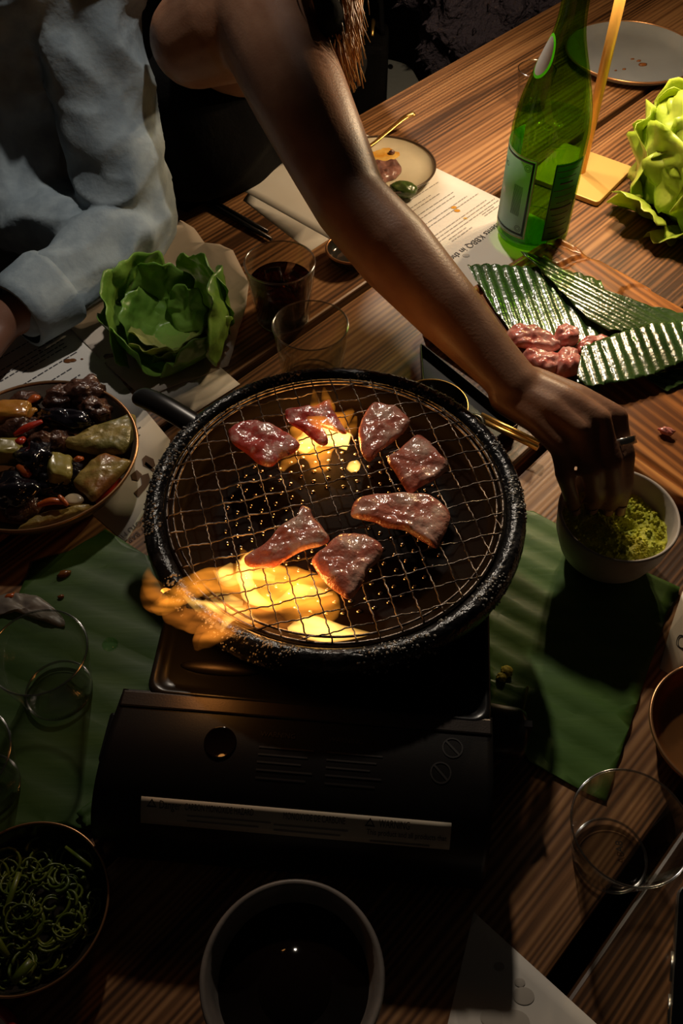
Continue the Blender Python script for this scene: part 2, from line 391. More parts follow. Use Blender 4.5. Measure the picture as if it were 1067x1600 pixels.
def pillow(outline, zb, th, amp=0.0015, nscale=70, seed=0.0, curl=0.0, n=44, rings=7, curlf=None):
    """A slab of soft food: outline (world xy), rounded edge, lumpy top."""
    O = closed_spline([(p[0], p[1]) for p in outline], n); c = sum(O)/n
    V, F = [], []
    def put(s, k, top):
        q = c + (O[k]-c)*s
        z = zb + curl*s*s + (curlf(q) if curlf else 0)
        e = math.sqrt(max(0, 1-s**4))
        lump = amp*nz((q[0], q[1], 0), nscale, seed) + amp*.7*nz((q[0], q[1], 3), nscale*2.3, seed)
        h = th*(0.18+0.82*e)
        V.append((q[0], q[1], z + (h + lump if top else lump*.3)))
    tops, bots = [], []
    for side, store in ((True, tops), (False, bots)):
        for i in range(1, rings+1):
            store.append(list(range(len(V), len(V)+n)))
            for k in range(n): put(i/rings, k, side)
        store.insert(0, [len(V)]); put(0.0, 0, side)
    for store in (tops, bots):
        for i in range(rings):
            A, B = store[i], store[i+1]
            for k in range(n):
                k2 = (k+1) % n
                F.append((A[0], B[k], B[k2]) if i == 0 else (A[k], B[k], B[k2], A[k2]))
    T, B = tops[-1], bots[-1]
    for k in range(n): F.append((T[k], T[(k+1) % n], B[(k+1) % n], B[k]))
    return V, F
def blob(ctr, size, rot=0.0, amp=0.15, ns=2.0, seed=0.0, sub=3, flat=None, tilt=0.0, sq=1.0):
    bm = bmesh.new(); bmesh.ops.create_icosphere(bm, subdivisions=sub, radius=1)
    Mx = Matrix.Rotation(rot, 3, 'Z') @ Matrix.Rotation(tilt, 3, 'Y')
    V = []
    for v in bm.verts:
        p = v.co.copy()
        if sq != 1: p = Vector([math.copysign(abs(c)**sq, c) for c in p])*.86
        p *= 1 + amp*nz(p, ns, seed) + amp*.5*nz(p, ns*2.3, seed+3)
        if flat is not None and p.z < -flat: p.z = -flat
        V.append(Vector(ctr) + Mx @ Vector((p.x*size[0], p.y*size[1], p.z*size[2])))
    F = [tuple(x.index for x in f.verts) for f in bm.faces]; bm.free()
    return V, F
def sheet(outline, zf, step=0.01, ribdir=None):
    """Flat outline diced along ribdir and across it, lifted by zf(x, y)."""
    bm = bmesh.new()
    f = bm.faces.new([bm.verts.new((p[0], p[1], 0)) for p in outline])
    bmesh.ops.triangulate(bm, faces=bm.faces[:])
    r = Vector(ribdir or (1, 0, 0)).normalized(); q = Vector((-r.y, r.x, 0))
    for ax, st in ((q, step), (r, step*2.2)):
        vals = [v.co.dot(ax) for v in bm.verts]; k = math.ceil(min(vals)/st)
        while k*st < max(vals):
            bmesh.ops.bisect_plane(bm, geom=bm.verts[:]+bm.edges[:]+bm.faces[:], plane_co=ax*(k*st), plane_no=ax, dist=1e-6); k += 1
    bmesh.ops.remove_doubles(bm, verts=bm.verts, dist=1e-5)
    bm.verts.index_update()
    V = [(v.co.x, v.co.y, zf(v.co.x, v.co.y)) for v in bm.verts]; F = [tuple(x.index for x in g.verts) for g in bm.faces]
    bm.free(); return V, F
def text(s, size, org, xdir, ydir, material, parent, name='lettering', up=Vector((0, 0, 1)), lift=0.0003, mapf=None, align='LEFT', label=None, fit=None):
    cu = bpy.data.curves.new('t', 'FONT'); cu.body = s; cu.size = size; cu.align_x = align; cu.fill_mode = 'FRONT'
    if mapf: cu.resolution_u = 3
    ob = bpy.data.objects.new('t', cu); C.objects.link(ob)
    dg = bpy.context.evaluated_depsgraph_get(); dg.update()
    me = bpy.data.meshes.new_from_object(ob.evaluated_get(dg))
    V = [v.co.copy() for v in me.vertices]; F = [tuple(p.vertices) for p in me.polygons]
    bpy.data.objects.remove(ob); bpy.data.meshes.remove(me)
    if not V: return None
    if fit:
        k = fit/max(v.x for v in V)
        for v in V: v.x *= k
    if mapf: W = [mapf(v.x, v.y) for v in V]
    else: W = [Vector(org) + Vector(xdir)*v.x + Vector(ydir)*v.y + up*lift for v in V]
    return mesh(name, W, F, material, parent, smooth=False, label=label)

def ico(sub):
    bm = bmesh.new(); bmesh.ops.create_icosphere(bm, subdivisions=sub, radius=1)
    v = np.array([tuple(x.co) for x in bm.verts]); f = np.array([[x.index for x in q.verts] for q in bm.faces]); bm.free(); return v, f
ICO = ico(3)
def capsule_body(name, chains, voxel, smooth_it, material, parent=None, disp=None, **kw):
    """One continuous skin grown round chains of (point, radius[, squash, squash dir]) joints."""
    VV, FF, cnt = [], [], 0
    def ball(p, r, ax=None, q=1.0):
        nonlocal cnt
        v0, f0 = ICO
        v = v0*r
        if ax is not None:
            a = np.array(Vector(ax).normalized()); v = v + (q-1)*np.outer(v @ a, a)
        VV.append(v + np.array(p)); FF.append(f0 + cnt); cnt += len(v0)
    for ch in chains:
        for i in range(len(ch)-1):
            A, B = ch[i], ch[i+1]; p0, p1 = Vector(A[0]), Vector(B[0]); d = (p1-p0).length
            n = max(3, int(d/(min(A[1], B[1])*0.14)))
            for k in range(n+1):
                t = k/n; r = A[1]*(1-t)+B[1]*t
                if len(A) > 2 or len(B) > 2:
                    qa = A[2] if len(A) > 2 else 1.0; qb = B[2] if len(B) > 2 else 1.0
                    ax = A[3] if len(A) > 3 else B[3]
                    ball(p0.lerp(p1, t), r, ax, qa*(1-t)+qb*t)
                else: ball(p0.lerp(p1, t), r)
    me = bpy.data.meshes.new(name); va = np.concatenate(VV); fa = np.concatenate(FF)
    me.vertices.add(len(va)); me.vertices.foreach_set('co', va.ravel()); nf = len(fa)
    me.loops.add(nf*3); me.loops.foreach_set('vertex_index', fa.ravel()); me.polygons.add(nf)
    me.polygons.foreach_set('loop_start', np.arange(nf)*3); me.update(calc_edges=True)
    o = bpy.data.objects.new(name, me); C.objects.link(o)
    rm = o.modifiers.new('r', 'REMESH'); rm.mode = 'VOXEL'; rm.voxel_size = voxel
    s = o.modifiers.new('s', 'SMOOTH'); s.factor = 0.5; s.iterations = smooth_it
    dg = bpy.context.evaluated_depsgraph_get(); dg.update()
    m2 = bpy.data.meshes.new_from_object(o.evaluated_get(dg))
    nv = len(m2.vertices); co = np.empty(nv*3); m2.vertices.foreach_get('co', co); no = np.empty(nv*3)
    m2.vertices.foreach_get('normal', no); co = co.reshape(-1, 3); no = no.reshape(-1, 3)
    F = [tuple(p.vertices) for p in m2.polygons]
    bpy.data.objects.remove(o); bpy.data.meshes.remove(m2); bpy.data.meshes.remove(me)
    if disp is not None:
        co = np.array([co[i] + no[i]*disp(co[i]) for i in range(nv)])
    return mesh(name, [Vector(c) for c in co], F, material, parent, **kw)

# ================================================================== SETTING
Z_FLOOR = -0.75
V, F = box((-4, -2, Z_FLOOR-0.1), (4, 5, Z_FLOOR)); mesh('floor', V, F, M['floor'], smooth=False, kind='structure')
V, F = box((-4, 5, Z_FLOOR), (4, 5.15, 2.2)); mesh('wall_back', V, F, M['wall'], smooth=False, kind='structure')

# ---- dining table of wide planks
t = thing('dining_table', 'long rustic dining table of wide brown planks with dark gaps', 'table', nd(-0.1, 0.6, Z_FLOOR))
edges = [(-.835, -.569), (-.560, -.271), (-.259, .017), (.034, .318), (.327, .61)]
for i, (a, b) in enumerate(edges):
    d0, d1 = -0.75, 2.6
    V, F = [], []
    nn, mm = 6, 60
    poly = [nd(a, d0), nd(b, d0), nd(b, d1), nd(a, d1)]
    V, F = prism(poly, -0.042, 0.0)
    o = mesh('plank', V, F, M['plank'][i], t, smooth=False); bevel(o, 0.003, 2)
for dd in (-0.5, 2.3):
    for n_ in (-0.7, 0.47):
        c = nd(n_, dd); V, F = box((c.x-.045, c.y-.045, Z_FLOOR), (c.x+.045, c.y+.045, -0.105)); mesh('leg', V, F, M['darkwood'], t, smooth=False)
    a_, b_ = nd(-.78, dd-.04), nd(.55, dd-.04); c_, e_ = nd(.55, dd+.04), nd(-.78, dd+.04)
    V, F = prism([a_, b_, c_, e_], -0.105, -0.042); mesh('crossbar', V, F, M['darkwood'], t, smooth=False)

# ---- bench behind the table
bn = thing('bench', 'dark wooden bench along the far side of the table', 'bench', nd(-1.2, 0.9, Z_FLOOR))
V, F = prism([nd(-1.40, -.4), nd(-1.0, -.4), nd(-1.0, 1.22), nd(-1.40, 1.22)], -0.36, -0.32); o = mesh('seat', V, F, M['darkwood'], bn, smooth=False); bevel(o, .004)
for dd in (-.25, 1.1):
    for n_ in (-1.34, -1.06):
        c = nd(n_, dd); V, F = box((c.x-.03, c.y-.03, Z_FLOOR), (c.x+.03, c.y+.03, -.36)); mesh('leg', V, F, M['darkwood'], bn, smooth=False)

# ---- pale stool seat seen past the table edge
c = at(612, 120, -0.30)
st = thing('stool', 'pale grey stool with a dark hand hole beyond the table edge', 'stool', (c.x, c.y, Z_FLOOR))
poly = rounded([at(590, 88, -.30), at(640, 100, -.30), at(668, 150, -.30), at(592, 190, -.30)], .03)
V, F = prism(poly, -.33, -.30); o = mesh('seat', V, F, M['palechair'], st, smooth=False); bevel(o, .004)
h = at(610, 104, -.2995); V, F = lathe([(0, .0008), (.007, .0008), (.0075, 0), (0, 0)], (h.x, h.y, -.3), 20, 0.8, 1.6); mesh('hand_hole', V, F, M['black'], st, label='dark hand hole in the seat')
for p in ((600, 105), (635, 112), (645, 150), (602, 165)):
    q = at(p[0], p[1], -.33); V, F = tube([(q.x, q.y, -.33), (q.x, q.y, Z_FLOOR)], .012, 10); mesh('leg', V, F, M['darkwood'], st)

# ---- dark fleece coat bundled beyond the table
V, F = [], []
cc = at(790, 5, -0.12)
V, F = blob((cc.x, cc.y+.10, -.12), (.19, .14, .19), .6, .35, 2.2, 4.0, 5)
co_ = thing('fleece_coat', 'dark plum fleece coat bundled beyond the table edge', 'coat', (cc.x, cc.y+.1, -.32))
mesh('bundle', V, F, M['fluff'], co_)
tuf = []
for k in range(700):
    p = Vector(random.choice(V)); d = (p - Vector((cc.x, cc.y+.1, -.12))).normalized()
    q = p + d*.012 + Vector((random.uniform(-1, 1), random.uniform(-1, 1), random.uniform(-1, 1)))*.006
    tuf.append(tube([p - d*.004, (p+q)/2 + Vector((.003, 0, .002)), q], [.004, .004, .0012], 4))
V, F = join(*tuf); mesh('fleece_tufts', V, F, M['fluff'], co_, kind='stuff')

# ---- black handbag hanging beside the woman
hb = at(570, 120, -.12)
bg = thing('handbag', 'black handbag with a small gold clasp beside the woman', 'bag', (hb.x, hb.y+.03, -.32))
poly = rounded([(hb.x-.05, hb.y-.01), (hb.x+.04, hb.y-.02), (hb.x+.045, hb.y+.09), (hb.x-.045, hb.y+.1)], .02)
V, F = prism(poly, -.32, -.06); o = mesh('body', V, F, M['blackcloth'], bg, smooth=False); bevel(o, .012, 3)
pts = spline([(hb.x-.03, hb.y+.03, -.06), (hb.x-.02, hb.y+.035, .01), (hb.x+.02, hb.y+.035, .01), (hb.x+.03, hb.y+.03, -.06)], 20)
V, F = tube(pts, .005, 8); mesh('handle', V, F, M['blackcloth'], bg)
q = at(588, 52, -.06); V, F = tube([(hb.x+.012, hb.y+.02, -.058), (hb.x+.013, hb.y+.035, -.05), (hb.x+.014, hb.y+.05, -.045)], [.003, .003, .005], 8); mesh('clasp', V, F, M['gold'], bg, label='small gold clasp')

# ================================================================== PEOPLE
# ---- woman: right arm reaching over the grill, fingers in the crumb bowl
wo = thing('person', 'woman in a black tank top reaching bare right arm across the grill', 'person', nd(-1.12, .86, -.32))
E_ = at(548, 318, .20); W_ = at(800, 596, .138); S_ = at(402, 10, .275)
kn = dict(index=at(962, 652, .126), middle=at(936, 656, .135), ring=at(905, 672, .133), pinky=at(874, 694, .122))
fing = dict(index=[kn['index'], at(976, 712, .107), at(976, 755, .083), at(968, 790, .060)],
            middle=[kn['middle'], at(956, 722, .112), at(960, 765, .082), at(950, 790, .056)],
            ring=[kn['ring'], at(922, 735, .106), at(929, 772, .078), at(924, 789, .056)],
            pinky=[kn['pinky'], at(882, 742, .102), at(892, 775, .080), at(896, 792, .060)])
frad = dict(index=(.0098, .0088, .0080, .0068), middle=(.0102, .0092, .0083, .0070), ring=(.0098, .0088, .0080, .0068), pinky=(.0088, .0077, .0070, .0060))
chains = []
nrm = Vector((.25, -.35, .9)).normalized()          # normal of the back of the hand
for f, k in kn.items():
    w0 = W_.lerp(k, .12) + Vector((0, 0, -.002))
    off = (k - (kn['middle']+kn['ring'])/2)
    w0 = w0 + off*.35
    chains.append([(w0, .0165, .85, nrm), (W_.lerp(k, .6)+off*.12 + Vector((0, 0, .003)), .0135, .85, nrm), (k, .0105)])
    P = fing[f]; R = frad[f]
    chains.append([(P[0], R[0]), (P[0].lerp(P[1], .5), R[0]*.90), (P[1], R[1]*1.04), (P[1].lerp(P[2], .5), R[2]*1.0), (P[2], R[2]), (P[3], R[3])])
palm = (kn['middle']+kn['ring']+W_*1.2)/3.2
chains.append([(W_.lerp(kn['index'], .3)+Vector((.004, .004, -.012)), .017), (palm + Vector((.006, .004, -.016)), .017), (kn['ring']+Vector((0, .012, -.016)), .012)])
# thumb: leaves the side of the palm under the index, meets the fingers in the bowl
T0 = W_.lerp(kn['index'], .28) + Vector((.010, .006, -.016)); T1 = at(935, 668, .098) + Vector((.006, .022, 0)); T2 = at(942, 745, .078) + Vector((0, .016, 0)); T3 = at(938, 785, .058) + Vector((0, .010, 0))
chains.append([(T0, .0145), (T1, .0115), (T2, .0098), (T3, .0080)])
# forearm, elbow, upper arm
fm1 = E_.lerp(W_, .28); fm2 = E_.lerp(W_, .62)
chains.append([(W_ + (kn['ring']-W_)*.12, .0215, .80, nrm), (W_, .0225, .85, nrm), (W_.lerp(E_, .15), .0245, .9, nrm), (fm2, .0300), (fm1, .0365), (E_, .0345)])
chains.append([(E_, .0345), (E_.lerp(S_, .2), .0395), (E_.lerp(S_, .55), .0475), (E_.lerp(S_, .85), .052), (S_, .058)])
# shoulder blade, torso, neck, other shoulder, other arm, head, legs
BL = at(305, 62, .24)
CH = Vector((-.07, 1.17, .25)); WA = Vector((-.15, 1.26, 0.0)); PE = nd(-1.10, .86, -.19)
chains.append([(S_, .056), (BL.lerp(S_, .5), .056), (BL, .047), (BL+Vector((.03, .09, -.01)), .062)])
chains.append([(BL+Vector((.03, .09, -.03)), .07), (WA, .095), (PE, .125)])
chains.append([(S_, .055), (CH, .095), (WA, .10)])
LS = Vector((.03, 1.27, .29)); NK = Vector((-.05, 1.15, .37)); HD = Vector((-.05, 1.14, .495))
chains.append([(S_, .05), (Vector((-.05, 1.12, .30)), .056), (LS, .050)])
chains.append([(Vector((-.05, 1.12, .31)), .055), (NK, .045), (HD+Vector((-.01, .01, -.04)), .045)])
chains.append([(HD + Vector((0, 0, .035)), .076), (HD + Vector((.015, -.015, -.02)), .068), (HD + Vector((.035, -.035, -.062)), .04)])
face = Vector((.72, -.66, -.12)).normalized(); side = Vector((face.y, -face.x, 0)).normalized()
chains.append([(HD+face*.07+Vector((0, 0, .01)), .012), (HD+face*.088+Vector((0, 0, -.022)), .011)])          # nose
for s_ in (-1, 1):
    chains.append([(HD+side*s_*.073+Vector((0, 0, -.005)), .010), (HD+side*s_*.074+Vector((0, 0, -.03)), .008)])  # ears
chains.append([(HD+face*.074+side*.016+Vector((0, 0, -.052)), .007), (HD+face*.074-side*.016+Vector((0, 0, -.052)), .007)])
LE = Vector((-.05, 1.50, .12)); LW = Vector((-.20, 1.44, -.10))
chains.append([(LS, .052), (LS.lerp(LE, .5), .045), (LE, .036), (LE.lerp(LW, .35), .036), (LW, .024), (LW+Vector((-.05, -.02, -.03)), .026)])
for s_ in (-1, 1):
    hip = PE + DV*s_*.085; kne = hip + NV*.40 + Vector((0, 0, -.03)); ank = kne + Vector((0, 0, -.42))
    chains.append([(hip, .085), (kne, .058), (kne.lerp(ank, .3), .055), (ank, .038), (ank+NV*.14+Vector((0, 0, -.045)), .030)])
body = capsule_body('body', chains, .0024, 9, M['skin'], wo)
# nails
for f, P in fing.items():
    a = (P[3]-P[2]).normalized(); r = frad[f][3]; n_ = Vector((0, -.55, .6)); n_ = (n_ - a*n_.dot(a)).normalized(); s = a.cross(n_)
    pts = []
    for i in range(7):
        for j in range(5):
            x = (j/4-.5)*1.5*r*.8; y = (i/6)*.009; k = math.cos((j/4-.5)*1.7)
            pts.append(P[3] - a*.002 + a*(y-.001) + s*x + n_*(r*1.02*k + .0002))
    Fq = [(i*5+j, i*5+j+1, i*5+j+6, i*5+j+5) for i in range(6) for j in range(4)]
    o = mesh('fingernail', pts, Fq, M['nail'], wo); solid(o, .0005)
# ring on the forefinger
P = fing['index']; c = P[0].lerp(P[1], .66); ax = (P[1]-P[0]).normalized(); s1 = ax.cross(Vector((0, 0, 1))).normalized(); s2 = s1.cross(ax)
rp = [c + s1*.0108*math.cos(a) + s2*.0108*math.sin(a) for a in [2*PI*k/40 for k in range(40)]]
V, F = [], []
for k in range(40):
    d = (rp[k]-c).normalized()
    for (dr, da) in ((0, -.0032), (.0013, -.0030), (.0013, .0030), (0, .0032)): V.append(rp[k] + d*dr + ax*da)
for k in range(40):
    for j in range(4): F.append((k*4+j, k*4+(j+1) % 4, ((k+1) % 40)*4+(j+1) % 4, ((k+1) % 40)*4+j))
rg = mesh('finger_ring', V, F, M['chrome'], None, label='wide silver ring on the forefinger of the reaching hand', cat='ring')
# eyes
for s_ in (-1, 1):
    V, F = blob(HD+face*.0685+side*s_*.030+Vector((0, 0, .006)), (.011, .011, .009), 0, 0, 1, 0, 2); mesh('eye', V, F, M['whiteenamel'], wo)
def features(root, hd_, f_, s_, rx, rr):
    up_ = s_.cross(f_); up_ = up_ if up_.z > 0 else -up_
    for q in (-1, 1):
        c_ = hd_ + f_*rx + s_*q*.031 + up_*.008
        V, F = blob(c_ + f_*.0092, (.0045, .0045, .0045), 0, 0, 1, 0, 2); mesh('iris', V, F, M['blackcloth'], root)
        V, F = tube(spline([c_ - s_*.016 + up_*.017 + f_*.004, c_ + up_*.022 + f_*.010, c_ + s_*.016 + up_*.017 + f_*.004], 10), .0026, 8); mesh('eyebrow', V, F, M['blackcloth'], root)
    m_ = hd_ + f_*(rx+.019) - up_*.050
    for dz, r_ in ((.0035, .0042), (-.0035, .0050)):
        V, F = tube(spline([m_ - s_*.021 - f_*.010, m_ + up_*dz, m_ + s_*.021 - f_*.010], 12), [r_*(.35+.65*math.sin(PI*(i+.3)/11.6)) for i in range(12)], 10); mesh('lip', V, F, M['nail'], root)
features(wo, HD, face, side, .0685, 0)
# tank top
top = [[(at(296, 235, .10)+Vector((0, .05, 0)), .085), (WA, .112), (PE, .138)],
       [(at(532, 130, .14)+Vector((-.012, .05, 0)), .044), (CH+Vector((-.02, .02, -.06)), .07), (WA, .112)],
       [(at(296, 235, .10)+Vector((0, .05, 0)), .085), (CH+Vector((0, .02, -.08)), .09)],
       [(at(528, 92, .24)+Vector((0, .02, 0)), .017), (at(512, 40, .31)+Vector((0, .03, 0)), .013), (Vector((-.06, 1.09, .352)), .014), (Vector((-.09, 1.17, .345)), .016), (Vector((-.12, 1.24, .25)), .04)]]
capsule_body('tank_top', top, .006, 6, M['blackcloth'], wo, disp=lambda p: .004*nz(p, 18, 1.0))
sk = [[(PE, .142), (PE+NV*.2, .115), (PE+NV*.43+Vector((0, 0, -.03)), .10)]]
capsule_body('skirt', sk, .009, 4, M['blackcloth'], wo)
# hair
capv = [[(HD+Vector((-.02, .02, .045)), .088), (HD+Vector((-.04, .04, -.02)), .078), (HD+Vector((-.05, .05, -.09)), .055)]]
capsule_body('hair_cap', capv, .006, 4, M['hair'], wo, disp=lambda p: .003*nz(p, 40, 2))
st_ = []
tipc = [(at(547, 112, .24), 0), (at(556, 66, .27), 1), (at(538, 75, .27), 2), (at(562, 40, .29), 3)]
for k in range(260):
    tip, j = tipc[k % 4] if k % 3 else tipc[0]
    r0 = HD + (side*.8 + face*random.uniform(-.7, .25) + Vector((0, 0, random.uniform(.1, 1.1)))).normalized()*.089
    tp = tip + Vector((random.gauss(0, .008), random.gauss(0, .010), random.gauss(0, .014)))
    if k % 11 == 0: tp += Vector((random.uniform(-.03, .01), 0, random.uniform(0, .03)))
    ph = random.uniform(-.5, .5)
    m1 = r0.lerp(tp, .35) + Vector((random.gauss(0, .008)-.01, random.gauss(0, .008)-.045, .02)); m2 = r0.lerp(tp, .72) + Vector((random.gauss(.008, .008), random.gauss(0, .006), .004))
    pts = [Vector(p) + Vector((.004*math.sin(i*.55+ph), .003*math.cos(i*.5+ph), 0))*min(1, i/8) for i, p in enumerate(spline([r0, m1, m2, tp], 22))]
    rr = random.uniform(.0012, .0024)
    st_.append(tube(pts, [rr*(1-.75*(i/21)**2) for i in range(22)], 5))
for k in range(170):
    dr = (-side*random.uniform(-.5, .3) - face*random.uniform(.5, 1) + Vector((0, 0, random.uniform(.1, 1.0)))).normalized()
    r0 = HD + dr*.089; dn = Vector((dr.x, dr.y, 0))*.10
    pts = spline([r0, HD+dn+Vector((random.gauss(0, .01), random.gauss(0, .01), -.07)), HD+dn*1.15+Vector((random.gauss(0, .012), random.gauss(0, .012), -.17)), HD+dn*1.1+Vector((random.gauss(0, .015), random.gauss(0, .015), -.24))], 16)
    st_.append(tube([Vector(p) for p in pts], [.0022*(1-.7*(i/15)**2) for i in range(16)], 5))
V, F = join(*st_); mesh('hair_locks', V, F, M['hair'], wo, kind='stuff', label='loose golden brown locks hanging forward')

# ---- man on her near side: denim-blue shirt, left forearm on the table
mn = thing('person', 'man in a faded blue denim shirt resting his elbow on the table', 'person', nd(-1.16, .42, -.32))
eL = at(226, 348, .062); wL = at(40, 482, .052); sL = at(128, -70, .30)
chest = nd(-1.08, .40, .12); pel = nd(-1.16, .40, -.18); rS = nd(-1.02, .20, .33); nk = nd(-1.0, .40, .42); hd = nd(-.95, .42, .58)
ff = (NV + Vector((0, 0, -.2))).normalized(); sd = DV
mb = [[(wL+Vector((-.06, -.035, -.008)), .024, .7, Vector((0, 0, 1))), (wL, .024), (wL.lerp(eL, .6), .028), (eL+Vector((-.01, 0, 0)), .026), (eL.lerp(sL, .5)+Vector((-.014, -.004, 0)), .030), (sL+Vector((-.015, 0, 0)), .036)],
      [(chest, .10), (pel, .12)], [(sL+Vector((-.02, 0, 0)), .036), (chest+Vector((0, 0, .15)), .09), (rS, .05)], [(chest+Vector((0, 0, .15)), .09), (nk, .055), (hd+Vector((0, 0, -.05)), .05)],
      [(hd+Vector((0, 0, .03)), .085), (hd+ff*.015+Vector((0, 0, -.03)), .072), (hd+ff*.03+Vector((0, 0, -.08)), .045)],
      [(hd+ff*.085+Vector((0, 0, .01)), .013), (hd+ff*.10+Vector((0, 0, -.02)), .012)],
      [(hd+sd*.08, .011), (hd+sd*.08+Vector((0, 0, -.03)), .009)], [(hd-sd*.08, .011), (hd-sd*.08+Vector((0, 0, -.03)), .009)],
      [(rS, .045), (nd(-.98, .06, .18), .036), (nd(-.80, .02, .05), .036), (nd(-.62, .10, .04), .025)]]
hb_ = wL+Vector((-.06, -.035, -.008)); fd = Vector((-.86, -.5, -.05)).normalized(); fs = Vector((-.5, .86, 0))
for k in range(4):
    b0 = hb_ + fd*.012 + fs*(.027-.018*k); mb.append([(hb_, .017), (b0+fd*.022, .0105), (b0+fd*(.052-.006*abs(k-1.3)), .0095), (b0+fd*(.085-.008*abs(k-1.3))+Vector((0, 0, -.012)), .0075)])
mb.append([(wL+Vector((-.02, -.02, -.005)), .018), (wL+Vector((-.03, -.055, -.012)), .013), (wL+Vector((-.065, -.09, -.02)), .010)])
for s_ in (-1, 1):
    hip = pel + DV*s_*.095; kne = hip + NV*.43 + Vector((0, 0, -.02)); ank = kne + Vector((0, 0, -.42))
    mb.append([(hip, .085), (kne, .06), (ank, .042), (ank+NV*.16+Vector((0, 0, -.05)), .034)])
capsule_body('body', mb, .004, 5, M['skin2'], mn)
for s_ in (-1, 1):
    V, F = blob(hd+ff*.066+sd*s_*.032+Vector((0, 0, .012)), (.011, .011, .009), 0, 0, 1, 0, 2); mesh('eye', V, F, M['whiteenamel'], mn)
features(mn, hd, ff, sd, .066, 0)
capsule_body('hair', [[(hd-ff*.015+Vector((0, 0, .055)), .088), (hd-ff*.035+Vector((0, 0, 0)), .08)]], .007, 3, M['blackcloth'], mn)
def fold(p):
    q = Vector(p)
    a = q.dot(Vector((.55, .2, .6))); b = nz(q, 7, 3)
    r = 1-abs(nz((q.x*13 + b*.5, q.y*13, q.z*16), 1.0, 9))*2
    r2 = 1-abs(nz((q.x*24 + b, q.y*20 - q.z*14, q.z*24), 1.0, 4))*2
    return .0100*(r-.55) + .0042*(r2-.6)
up_ = eL.lerp(sL, .5)
sh = [[(wL.lerp(eL, .10), .037), (wL.lerp(eL, .45), .044), (wL.lerp(eL, .8), .046), (eL+Vector((-.008, 0, .0)), .040), (eL.lerp(sL, .25)+Vector((-.012, -.01, .0)), .050), (up_+Vector((-.012, 0, 0)), .054), (eL.lerp(sL, .8)+Vector((-.014, 0, 0)), .058), (sL, .062)],
      [(eL+Vector((.008, .006, .004)), .026), (eL.lerp(sL, .2)+Vector((.006, .005, 0)), .030)],
      [(at(215, 300, .085), .035), (at(170, 300, .10), .036)],
      [(at(40, 330, .06), .05), (at(120, 360, .06), .045)], [(at(20, 60, .22), .06), (at(35, 190, .13), .06), (at(30, 300, .08), .05)],
      [(chest+Vector((.02, -.02, .02)), .142), (pel, .155)], [(sL, .07), (chest+Vector((0, 0, .15)), .118), (rS, .075)], [(chest+Vector((0, 0, .2)), .09), (nk+Vector((0, 0, -.03)), .066)],
      [(rS, .072), (nd(-.98, .06, .18), .06), (nd(-.82, .02, .06), .052)]]
capsule_body('shirt', sh, .0042, 4, M['denim'], mn, disp=fold)
# cuff, placket, seam stitches of the shirt
ax = (eL-wL).normalized(); s1 = ax.cross(Vector((0, 0, 1))).normalized(); s2 = s1.cross(ax); V, F = [], []
rings_ = [(-.012, .036), (-.012, .040), (.0, .0425), (.035, .046), (.042, .0445), (.042, .040)]
for (d, r) in rings_:
    for k in range(40):
        a = 2*PI*k/40; rr = r*(1+.05*math.sin(3*a+d*60)); V.append(wL + ax*d + s1*rr*math.cos(a) + s2*rr*math.sin(a)*.95)
for i in range(len(rings_)-1):
    for k in range(40): F.append((i*40+k, i*40+(k+1) % 40, (i+1)*40+(k+1) % 40, (i+1)*40+k))
mesh('cuff', V, F, M['denim'], mn)
# work trousers
capsule_body('trousers', [[(pel, .15), (pel+NV*.22+DV*.09, .105), (pel+NV*.45+DV*.09, .08)], [(pel, .15), (pel+NV*.22-DV*.09, .105), (pel+NV*.45-DV*.09, .08)]], .01, 4, M['blackcloth'], mn)

# ================================================================== STOVE AND GRILL
GC = Vector((-.005, .4425, 0)); YAW = math.radians(-4.95)
gx = Vector((math.cos(YAW), math.sin(YAW), 0)); gy = Vector((-gx.y, gx.x, 0))
def sl(x, y, z): return GC + gx*x + gy*y + Vector((0, 0, z))
sv = thing('portable_stove', 'black portable gas stove with warning sticker under the round grill', 'stove', sl(0, -.06, .004))
def slb(x0, x1, y0, y1, z0, z1):
    V, F = box((x0, y0, z0), (x1, y1, z1)); return [sl(*v) for v in V], F
V, F = slb(-.121, .123, -.165, .135, .012, .080); o = mesh('body', V, F, M['stove'], sv, smooth=False); bevel(o, .006, 3)
# top plate with raised rounded lip
poly = rounded([(-.121, -.163), (.124, -.166), (.124, .137), (-.121, .137)], .012, 6)
V = []; F = []; n = len(poly); cx, cy = 0.0015, -.013
prof = [(0, .078), (0, .0865), (.002, .0885), (.004, .0885), (.0065, .086), (.010, .0835)]
for ins, z in prof:
    for p in poly:
        q = Vector((p[0]-cx, p[1]-cy)); sx_ = 1-ins/.122; sy_ = 1-ins/.15
        V.append(sl(cx+q.x*sx_, cy+q.y*sy_, z))
for i in range(len(prof)-1):
    for k in range(n): F.append((i*n+k, i*n+(k+1) % n, (i+1)*n+(k+1) % n, (i+1)*n+k))
F.append(tuple((len(prof)-1)*n+k for k in range(n)))
mesh('top_plate', V, F, M['black'], sv)
